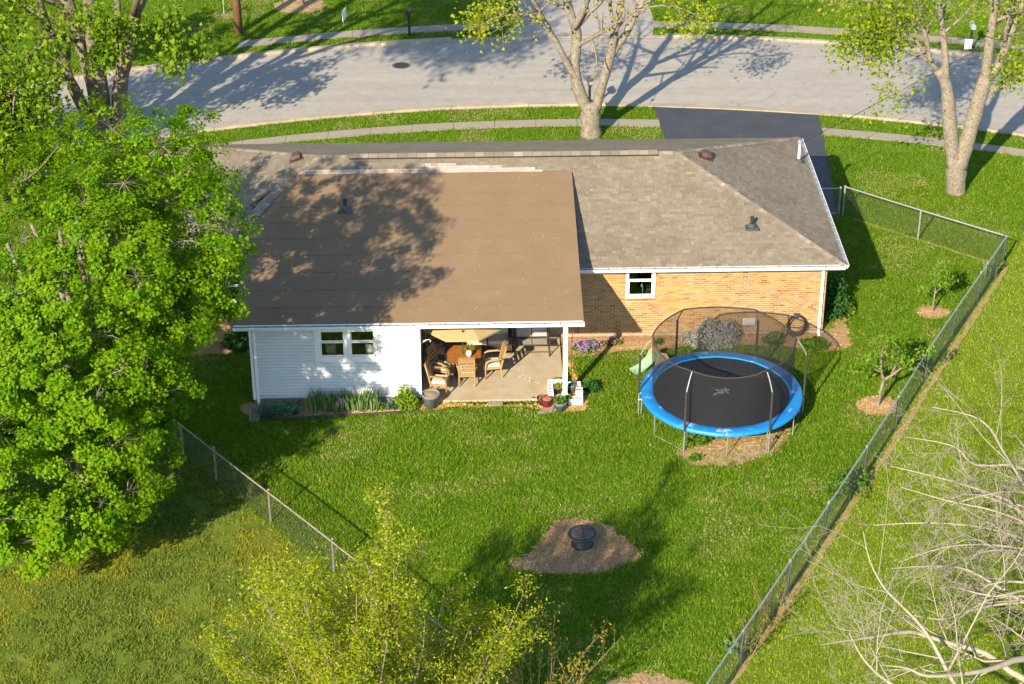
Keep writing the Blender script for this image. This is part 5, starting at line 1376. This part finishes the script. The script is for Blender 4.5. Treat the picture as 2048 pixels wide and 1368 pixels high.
# coiled hose hung on the wall
hs = thing('garden_hose', 'coiled black hose hanging on the brick wall near the downspout', 'hose', (-1.27, .27, .42))
rb = pmat('hose_rubber', (.022, .022, .024), (.04, .04, .042), 30, .5)
for k in range(6):
    r = .26+.018*(k % 3)+random.uniform(-.012, .012); y = -.025*k+.04; cz = -.02*k*.5
    P = [(r*math.cos(t)*1.0, y+.012*math.sin(3*t+k), r*1.18*math.sin(t)+cz) for t in np.linspace(0, 6.28, 33)[:-1]]
    MB().tube(P, .0125, 6, closed=True).build('hose_loop', rb, hs)
MB().tube([(-.30, -.02, .05), (-.42, -.03, -.1), (-.44, -.04, -.3), (-.40, -.08, -.4)], .0125, 6).build('hose_end', rb, hs)
MB().tube([(-.25, -.05, -.08), (.05, -.08, -.1), (.24, -.06, .02)], .0125, 6).build('hose_tail', rb, hs)
MB().box(-.09, .09, -.06, .14, .27, .31).build('hanger', M['boot'], hs)

# ---------------------------------------------------------------- patio furniture
SZ = .085
wick = imat('wicker', [(0, (.33, .205, .09)), (.5, (.40, .255, .115)), (1, (.28, .165, .068))], .8, .6, 130, .2, 70)
cush = pmat('cream_cushion', (.72, .62, .50), (.58, .42, .33), 14, .9)
def wicker_chair(label, loc, rz):
    t = thing('wicker_chair', label, 'chair', loc, rz, 'wicker chairs round the patio table')
    MB().box(-.25, .25, -.24, .24, .33, .385).build('seat', wick, t)
    ap = MB()
    for k in range(9): ap.box(-.235+k*.055, -.205+k*.055, .222, .238, .25, .33)
    ap.build('apron', wick, t)
    b = MB(); n = 9
    Mx = Matrix.Translation((0, -.23, .38)) @ Matrix.Rotation(math.radians(13), 4, 'X')
    for (z0, z1) in ((.02, .09), (.14, .22), (.27, .33), (.38, .44), (.49, .64)): b.box(-.21, .21, -.014, .014, z0, z1, Mx)
    b.box(-.245, -.205, -.022, .022, -.04, .66, Mx); b.box(.205, .245, -.022, .022, -.04, .66, Mx); b.box(-.245, .245, -.03, .03, .645, .70, Mx)
    b.build('backrest', wick, t)
    for s in (-1, 1):
        MB().tube([(s*.25, -.30, .66), (s*.285, -.15, .665), (s*.29, .10, .655), (s*.285, .22, .60), (s*.265, .245, .40), (s*.255, .24, .2), (s*.25, .25, .0)], [.028, .032, .034, .032, .028, .024, .019], 7).build('arm', wick, t, True)
        MB().tube([(s*.23, -.22, .36), (s*.235, -.27, .0)], [.026, .018], 7).build('leg', wick, t)
    c = MB()
    n = 10
    for zz in (.385, .40, .455, .47):
        e = .225 if zz in (.40, .455) else .20
        c.v += [(-e, -.2, zz), (e, -.2, zz), (e, .22, zz), (-e, .22, zz)]
    for j in range(3):
        for i in range(4): k = (i+1) % 4; c.f.append((j*4+i, j*4+k, j*4+4+k, j*4+4+i))
    c.f += [(3, 2, 1, 0), (12, 13, 14, 15)]
    c.build('cushion', cush, t)
    return t
c0 = wicker_chair('wicker chair with its back to the lawn at the front of the patio table', (-11.49, -2.42, SZ), 0)
copy_thing(c0, (-10.72, -1.98, SZ), math.radians(97), 'wicker chair facing left at the right side of the patio table')
copy_thing(c0, (-12.22, -2.12, SZ), math.radians(-112), 'wicker chair facing right at the left side of the patio table')
copy_thing(c0, (-12.30, -2.93, SZ), math.radians(-98), 'wicker chair nearest the big grey pot at the patio corner')
copy_thing(c0, (-12.42, -1.12, SZ), math.radians(-75), 'shaded wicker chair at the back left of the patio')
tb = thing('patio_table', 'brown topped patio table with cut corners under the tan umbrella', 'table', (-11.57, -1.95, SZ))
def oct_pts(hx, hy, c): return [(-hx+c, -hy), (hx-c, -hy), (hx, -hy+c), (hx, hy-c), (hx-c, hy), (-hx+c, hy), (-hx, hy-c), (-hx, -hy+c)]
MB().prism(oct_pts(.50, .50, .12), .70, .722).build('table_top', pmat('copper_tile', (.36, .15, .03), (.24, .09, .02), 6, .4, .1, 40), tb)
brz = pmat('bronze_metal', (.09, .065, .05), (.06, .045, .035), 12, .5, 0, 50, .4)
P8 = oct_pts(.52, .52, .12); mb = MB()
MB().tube([(x, y, .70) for x, y in P8], .024, 6, closed=True).build('table_rim', brz, tb)
for sx in (-1, 1):
    for sy in (-1, 1): MB().tube([(sx*.40, sy*.40, .69), (sx*.42, sy*.42, .35), (sx*.43, sy*.43, 0)], .022, 7).build('leg', brz, tb)
MB().tube([(-.42, -.42, .25), (.42, .42, .25)], .012, 5).build('stretcher', brz, tb); MB().tube([(-.42, .42, .262), (.42, -.42, .262)], .012, 5).build('stretcher', brz, tb)
um = thing('patio_umbrella', 'tan patio umbrella open over the table under the patio roof', 'umbrella', (-11.60, -1.95, SZ))
MB().tube([(0, 0, 0), (0, 0, 2.30)], .02, 8).build('pole', brz, um)
canv = pmat('tan_canvas', (.40, .30, .145), (.36, .27, .13), 5, .9, .15, 90)
mb = MB(); a8 = [math.radians(22.5+45*k) for k in range(8)]
for k in range(8):
    a, b = a8[k], a8[(k+1) % 8]; T0_ = (0, 0, 2.27); q = lambda an, r, z: (r*math.cos(an), r*math.sin(an), z)
    m1 = lambda an: q(an, .62, 2.10)
    p1, p2 = q(a, 1.24, 1.84), q(b, 1.24, 1.84)
    mb.poly([T0_, m1(a), m1(b)]); mb.poly([m1(a), p1, p2, m1(b)]); mb.poly([p1, (p1[0], p1[1], 1.78), (p2[0], p2[1], 1.78), p2])
cp = mb.build('canopy', canv, um)
for a in a8: MB().tube([(.02*math.cos(a), .02*math.sin(a), 2.25), (1.22*math.cos(a), 1.22*math.sin(a), 1.825)], .008, 4).build('rib', brz, um)
for k in (5, 6): MB().box(-.02, .02, -.004, .004, 0, .07).build('tie_strap', M['darkmetal'], um, loc=(.9*math.cos(a8[k]-.39), .9*math.sin(a8[k]-.39)-.03, 1.98))
MB().lathe([(.24, 0), (.24, .05), (.06, .1), (.04, .3)], sides=18).build('base', M['darkmetal'], um)
vs = thing('vase_plant', 'white vase with spidery green plant on the patio table', 'potted plant', (-11.42, -2.12, SZ+.725))
MB().lathe([(.0, 0), (.05, .0), (.085, .08), (.09, .14), (.06, .21), (.05, .22)], sides=16).build('vase', M['white'], vs, True)
V = []; F = []
for i in range(26):
    a = i*2.4; L = random.uniform(.2, .34); k = len(V); w = .014
    for j, (t, z) in enumerate(((0, .21), (.4, .36), (.75, .33), (1, .2))):
        V += [(L*t*math.cos(a)-w*math.sin(a)*(1-t), L*t*math.sin(a)+w*math.cos(a)*(1-t), z), (L*t*math.cos(a)+w*math.sin(a)*(1-t), L*t*math.sin(a)-w*math.cos(a)*(1-t), z)]
    for j in range(3): F += [(k+2*j, k+2*j+1, k+2*j+3), (k+2*j, k+2*j+3, k+2*j+2)]
np_mesh('leaves', np.array(V), np.array(F), LIME, vs)
# loveseat at the wall
lv = thing('loveseat', 'dark wicker loveseat with pale cushions against the patio wall', 'sofa', (-10.85, -.42, SZ))
MB().box(-.66, .66, -.32, .30, .10, .34).build('seat_base', brz, lv)
MB().box(-.66, .66, .20, .32, .34, .82).build('backrest', brz, lv)
for s in (-1, 1): MB().box(min(s*.66, s*.74), max(s*.66, s*.74), -.32, .32, .0, .56).build('arm', brz, lv)
sage = pmat('sage_cushion', (.50, .49, .38), (.44, .43, .33), 8, .9)
for s in (-1, 1):
    MB().box(s*.325-.31, s*.325+.31, -.34, .18, .345, .46).build('seat_cushion', cush, lv); MB().box(s*.325-.30, s*.325+.30, .08, .195, .465, .84).build('back_cushion', sage, lv)
Mx = Matrix.Translation((-.28, -.02, .60)) @ Matrix.Rotation(math.radians(-20), 4, 'X'); MB().box(-.2, .2, -.05, .05, -.13, .13, Mx).build('pillow', cush, lv)
# sling glider
gl = thing('glider_bench', 'two seat grey sling glider with dark metal frame at the back of the patio', 'bench', (-9.50, -.62, SZ))
sling = pmat('grey_sling', (.36, .32, .28), (.31, .275, .24), 3, .8, .2, 220)
for s in (-1, 1):
    x0, x1 = (-.46, -.012) if s < 0 else (.012, .46)
    MB().quad((x0, -.30, .42), (x1, -.30, .42), (x1, .12, .38), (x0, .12, .38)).build('seat_sling', sling, gl)
    MB().quad((x0, .14, .45), (x1, .14, .45), (x1, .30, .98), (x0, .30, .98)).build('back_sling', sling, gl)
for x in (-.475, 0, .475):
    MB().tube([(x, -.32, .41), (x, .12, .37), (x, .15, .44), (x, .31, 1.0)], .016, 6).build('side_rail', brz, gl)
for y, z in ((-.32, .41), (.13, .40), (.31, 1.0)): MB().tube([(-.475, y, z), (.475, y, z)], .016, 6).build('cross_rail', brz, gl)
for s in (-1, 1):
    x = s*.53
    MB().tube([(x, -.30, .02), (x, -.28, .60), (x, -.2, .64), (x, .2, .66), (x, .27, .8)], .02, 6).build('arm', brz, gl)
    MB().tube([(x, .30, .02), (x, .2, .64)], .018, 6).build('leg', brz, gl); MB().tube([(x, -.36, .02), (x, .36, .02)], .018, 6).build('foot', brz, gl)
for y in (-.30, .30): MB().tube([(-.53, y, .16), (.53, y, .16)], .014, 6).build('stretcher', brz, gl)
# wire hook on the corner trim
hk = thing('wire_hook', 'white wire plant hook on the corner of the white wall', 'hook', (-12.815, -3.1, 1.9))
MB().tube([(0, 0, 0), (.16, 0, .05), (.26, 0, .06), (.30, 0, .02), (.27, 0, -.02)], .009, 5).build('arm', M['white'], hk); MB().tube([(0, 0, -.1), (.16, 0, .045)], .008, 5).build('brace', M['white'], hk)
# chalk drawing on the slab
ck = MB(); rr = random.Random(4)
def chalk(pts, w):
    Q = [Vector(p) for p in pts]
    for p, q in zip(Q[:-1], Q[1:]):
        n = max(2, int((q-p).length/.05))
        for i in range(n):
            if rr.random() < .25: continue
            c = p.lerp(q, (i+rr.random()*.6)/n)+Vector((rr.uniform(-w, w), rr.uniform(-w, w)))*.5; a = rr.uniform(.015, .045); b = rr.uniform(.008, .02); t = rr.uniform(-.6, .6)-.5
            ck.poly([(c.x+a*math.cos(t+k*1.2566+.3*rr.random()), c.y+b*2*math.sin(t+k*1.2566), .0892) for k in range(5)])
chalk([(-9.95, -2.05), (-9.70, -2.28), (-9.45, -2.45)], .09); chalk([(-9.75, -2.25), (-9.40, -2.5), (-9.32, -2.55)], .08); chalk([(-10.2, -1.55), (-9.95, -1.75), (-9.75, -1.7), (-9.85, -1.5)], .12); chalk([(-9.9, -2.0), (-9.5, -2.35)], .12)
tag(ck.build('chalk_drawing', pmat('chalk', (.62, .60, .52), (.5, .52, .5), 10, .95)), 'white chalk scribbles on the sunlit patio floor', 'chalk drawing')

# ---------------------------------------------------------------- pots, blocks, small garden things
def pot(label, loc, r, h, m, soil=True, rimm=None, plant=None, name='flower_pot'):
    t = thing(name, label, 'pot', loc)
    MB().lathe([(0, .0), (r*.66, .0), (r*.93, h*.82), (r, h*.84), (r, h), (r*.9, h), (r*.86, h*.86)], sides=22).build('pot_body', m, t, True)
    if rimm: MB().lathe([(r*1.0, h*.86), (r*1.05, h*.87), (r*1.05, h*1.01), (r*.9, h*1.01)], sides=22).build('pot_rim', rimm, t)
    MB().lathe([(r*.88, h*.87), (r*.4, h*.93), (0, h*.95)], sides=16).build('potting_soil', M['soil'], t)
    if plant:
        leaf, n, pr, ph, sz, sd = plant; rng = np.random.default_rng(sd); C = ball(n, rng)*np.array([pr, pr, ph])+np.array([0, 0, h+ph*.4]); V, F = leaves(C, sz, .4, rng=rng); np_mesh('plant', V, F, leaf, t)
    return t
grey = pmat('grey_glaze', (.17, .185, .19), (.12, .13, .135), 7, .6, .2, 30)
pot('big grey planter of bare soil at the corner of the white wall', (-12.55, -3.62, .0), .27, .46, grey)
pot('glossy red pot with dark rim beside the white blocks', (-9.17, -3.72, 0), .17, .27, pmat('red_glaze', (.42, .02, .05), (.34, .015, .04), 6, .25), rimm=pmat('maroon_glaze', (.10, .02, .025), rough=.3))
pot('brown pot half hidden behind the glossy red pot', (-9.30, -3.58, 0), .15, .24, pmat('brown_glaze', (.12, .05, .04), rough=.4))
pot('slate blue pot full of green leaves in front of the white blocks', (-8.78, -3.93, 0), .2, .29, pmat('slate_glaze', (.14, .19, .23), (.10, .14, .18), 8, .5), plant=(GREEN, 260, .17, .12, .07, 3))
pot('dark pot of mixed succulents left of the patio post', (-8.80, -3.05, .085), .16, .2, M['darkmetal'], plant=(LIME, 170, .14, .08, .05, 4))
pot('small grey pot right of the patio post', (-8.40, -2.95, .0), .11, .28, grey, plant=(HOSTA, 40, .08, .05, .05, 5))
pot('tiny pot with pale rosette at the foot of the patio post', (-8.52, -3.5, .0), .10, .16, M['walk'], plant=(LIME, 60, .09, .05, .07, 6))
pot('shallow dark saucer pot behind the white blocks', (-8.78, -2.48, .085), .16, .08, M['darkmetal'])
sq = thing('square_pot', 'white square pot of soil on the front white block', 'pot', (-8.2, -3.42, .2))
mb = MB()
for a, b, c, d in ((-.10, -.085, -.10, .10), (.085, .10, -.10, .10), (-.085, .085, -.10, -.085), (-.085, .085, .085, .10)): mb.box(a, b, c, d, 0, .2)
mb.build('pot_body', M['white'], sq); MB().box(-.084, .084, -.084, .084, .0, .17).build('potting_soil', M['soil'], sq)
def block(label, x0, x1, y0, y1, z0=.0, h=.19):
    t = thing('white_block', label, 'block', ((x0+x1)/2, (y0+y1)/2, z0), group='white painted blocks round the patio post'); a, b = (x1-x0)/2, (y1-y0)/2
    mb = MB(); w = .028; mb.box(-a, a, -b, -b+w, 0, h); mb.box(-a, a, b-w, b, 0, h); mb.box(-a, -a+w, -b+w, b-w, 0, h); mb.box(a-w, a, -b+w, b-w, 0, h)
    if a > b: mb.box(-w/2, w/2, -b+w, b-w, 0, h)
    else: mb.box(-a+w, a-w, -w/2, w/2, 0, h)
    mb.build('block_body', M['white'], t); MB().box(-a+w+.001, a-w-.001, -b+w+.001, b-w-.001, 0, h*.8).build('fill', pmat('terracotta_fill', (.40, .17, .08), (.3, .12, .06), 20, .95), t)
block('white painted block at the left edge of the planter, lying front to back', -9.10, -8.95, -3.40, -3.01, .0, .27); block('white painted block at the back left of the planter', -9.10, -8.95, -3.0, -2.62, .0, .27)
block('white painted block at the back of the planter behind the post', -8.94, -8.54, -2.77, -2.62, .0, .27); block('white painted block at the back right of the planter', -8.53, -8.12, -2.77, -2.62); block('white painted block at the front right corner of the planter', -8.52, -8.10, -3.66, -3.46, .0, .2); block('white painted block at the right edge of the planter', -8.27, -8.12, -3.2, -2.79)
MB_ = MB(); MB_.prism([(-9.42, -4.12), (-9.02, -4.06), (-8.95, -3.80), (-9.30, -3.82)], .004, .04); tag(MB_.build('stepping_stone', M['walk']), 'pale flat stepping stone below the red pot', 'stone')
MB_ = MB(); MB_.prism([(-10.88, -3.66), (-10.45, -3.66), (-10.46, -3.45), (-10.86, -3.45)], .004, .05); tag(MB_.build('edging_slab', M['walk']), 'small pale slab at the front edge of the patio', 'stone')
sp = thing('splash_block', 'concrete splash block under the downspout at the left corner of the white wall', 'splash block', (-17.66, -3.98, 0))
mb = MB(); mb.box(-.13, .13, -.35, .30, .0, .035); mb.box(-.15, -.11, -.35, .32, .0, .085); mb.box(.11, .15, -.35, .32, .0, .085); mb.box(-.11, .11, .28, .32, .0, .085); mb.build('block_body', M['walk'], sp)
so = thing('solar_light', 'small copper capped solar stake light at the edge of the patio', 'garden light', (-9.55, -3.82, 0))
MB().tube([(0, 0, -.02), (0, 0, .3)], .011, 6).build('stake', M['darkmetal'], so); MB().lathe([(.028, .3), (.03, .37)], sides=10).build('lens', M['white'], so); MB().lathe([(.05, .37), (.045, .39), (.0, .41)], sides=10).build('cap', M['vent'], so)
sh = thing('shepherd_hook', 'thin black shepherd hook standing beside the patio post', 'plant hook', (-8.38, -2.45, 0))
MB().tube([(0, 0, -.02), (0, 0, 1.55), (.02, .02, 1.75), (.1, .08, 1.82), (.18, .12, 1.76), (.19, .13, 1.66)], .009, 5).build('rod', M['black'], sh); MB().tube([(-.08, 0, .12), (.08, 0, .12)], .008, 5).build('step_bar', M['black'], sh)
MB_ = MB(); MB_.tube([(-17.45, -4.22, .05), (-16.6, -4.26, .06), (-15.7, -4.16, .05), (-14.6, -4.08, .05), (-13.6, -4.0, .05), (-12.95, -3.9, .05)], .035, 6); tag(MB_.build('bed_edging', M['black']), 'black plastic edging along the bed below the white wall', 'edging')

# ---------------------------------------------------------------- along the street
def mailbox(label, loc, rz, m, h=1.05, plate=None):
    t = thing('mailbox', label, 'mailbox', loc, rz)
    MB().box(-.045, .045, -.045, .045, -.02, h).build('post', M['black'], t)
    mb = MB(); prof = [(-.09, 0), (.09, 0), (.09, .13)]+[(.09*math.cos(a), .13+.09*math.sin(a)) for a in np.linspace(.3, math.pi-.3, 7)]+[(-.09, .13)]
    n = len(prof); mb.v = [(x, -.25, h+z) for x, z in prof]+[(x, .25, h+z) for x, z in prof]
    mb.f = [tuple(range(n)), tuple(range(2*n-1, n-1, -1))]+[(i, (i+1) % n, n+(i+1) % n, n+i)[::-1] for i in range(n)]; mb.build('box', m, t)
    MB().box(-.08, .08, -.265, -.252, h+.02, h+.15).build('door', plate or m, t); MB().box(.092, .1, -.1, -.06, h+.08, h+.24).build('flag', M['vent'], t)
    return t
mailbox('dark mailbox with pale plate seen between the forks of the street tree', (-6.66, 18.25, 0), .15, pmat('grey_box', (.06, .07, .08), rough=.4), 1.12, M['walk'])
mailbox('black mailbox on black post on the verge across the street', (-13.8, 26.35, 0), math.pi*.95, M['black'], 1.0)
mb_ = mailbox('grey mailbox on black post across the street behind the right tree', (9.45, 24.0, 0), math.pi, pmat('pale_box', (.3, .34, .38), rough=.4), 1.0)
ys = thing('paper_box', 'white placard at the foot of the mailbox post across the street', 'placard', (9.32, 23.86, 0))
MB().box(-.15, .15, -.012, .012, .12, .55).build('board', M['white'], ys)
for s in (-1, 1): MB().tube([(s*.1, .0, -.02), (s*.1, 0, .14)], .008, 4).build('stake', M['galv'], ys)
mb = MB(); mb.box(-.1, .1, -.015, -.0125, .33, .38); mb.box(-.08, .06, -.015, -.0125, .25, .28); mb.build('print', pmat('blue_print', (.2, .35, .5)), ys)
ys = thing('yard_sign', 'white yard sign seen edge on beside the far pavement', 'sign', (-16.6, 27.75, 0), math.radians(78))
MB().box(-.3, .3, -.01, .01, .25, .72).build('board', M['white'], ys)
for s in (-1, 1): MB().tube([(s*.2, 0, -.03), (s*.2, 0, .26)], .008, 4).build('stake', M['galv'], ys)
up = thing('utility_pole', 'brown wooden utility pole at the end of the far pavement', 'pole', (-21.05, 26.95, 0))
MB().tube([(0, 0, -.1), (-.03, 0, 4.5), (-.08, 0, 10)], [.19, .165, .13], 12).build('shaft', M['wood'], up, True)
MB().box(-1.1, 1.0, -.06, .06, 9.2, 9.33).build('crossarm', M['wood'], up)
def young_tree(label, loc, seed, h=3.4):
    rng = np.random.default_rng(seed); t = thing('young_tree', label, 'tree', loc); br = MB(); tips = []
    P = smooth_path([(0, 0, -.05), (.02, 0, 1.2), (0, .02, h)], 3); R = taper(P, .07, .015); m = MB().tube(P, R, 7); m.build('trunk', M['barkdark'], t)
    sub_branches(br, P, R, rng, 2, 9, .35, tips, .3, .2, .4, .7, 4, .005); br.build('branches', M['barkdark'], t)
    V, F = twig_leaves(tips, 8, .12, rng, back=.9, spread=.08); np_mesh('foliage', V, F, SPRING2, t)
    return t
young_tree('thin dark young tree in the bare ring across the street', (-18.55, 30.35, 0), 91)
pt = thing('tree_stake', 'pale green stake in the small bare ring by the utility pole', 'stake', (-21.9, 29.15, 0))
MB().tube([(0, 0, -.05), (.03, 0, 1.9)], .022, 6).build('rod', pmat('stake_green', (.35, .45, .36)), pt); MB().tube([(-.02, 0, 1.2), (.07, 0, 1.2)], .015, 5).build('tie', M['black'], pt)
gs = thing('guy_stake', 'dark green stake leaning beside the thin young tree across the street', 'stake', (-19.35, 29.75, 0))
MB().tube([(0, 0, -.03), (-.1, .08, .9)], .018, 5).build('rod', M['black'], gs); MB().tube([(-.1, .08, .85), (.55, .5, 1.1)], .006, 4).build('tie', M['black'], gs)
def cable(label, a, b, sag, r=.014):
    P = [(a[0]+(b[0]-a[0])*t, a[1]+(b[1]-a[1])*t, a[2]+(b[2]-a[2])*t-sag*4*t*(1-t)) for t in np.linspace(0, 1, 22)]
    tag(MB().tube(P, r, 5).build('overhead_cable', M['black']), label, 'cable')
cable('thick black overhead cable leaving the service mast towards the street', (-.31, 7.23, 3.40), (14.22, 18, 6.07), .05, .012)
cable('thin overhead cable running below the thick one from the house corner', (.12, 7.0, 2.56), (14.32, 18, 5.42), .05, .005)
# scattered pale petals and leaf bits on the patio roof
rr = random.Random(9); mb = MB()
for i in range(170):
    x = rr.uniform(-17.9, -8.3); y = rr.uniform(-3.3, 3.6)
    if x < left_edge(y)+.1: continue
    a = rr.uniform(0, 6.28); s = rr.uniform(.012, .03); z = shed_z(y)+.024
    mb.poly([(x+s*math.cos(a), y+s*math.sin(a), z+.004), (x-.4*s*math.sin(a), y+.4*s*math.cos(a), z), (x-s*math.cos(a), y-s*math.sin(a), z+.003), (x+.4*s*math.sin(a), y-.4*s*math.cos(a), z)])
for i in range(90):
    x = rr.uniform(-8.0, -1.0); y = rr.uniform(.1, 4.4)
    if x > -y-.1: continue
    a = rr.uniform(0, 6.28); s = rr.uniform(.012, .028); z = HE+T_*y+.022
    mb.poly([(x+s*math.cos(a), y+s*math.sin(a), z+.006), (x-.4*s*math.sin(a), y+.4*s*math.cos(a), z), (x-s*math.cos(a), y-s*math.sin(a), z+.004), (x+.4*s*math.sin(a), y-.4*s*math.cos(a), z)])
tag(mb.build('fallen_petals', pmat('petal', (.7, .6, .35), (.6, .45, .2), 20)), 'pale petals and leaf bits scattered over the roofs', 'petals', kind='stuff')
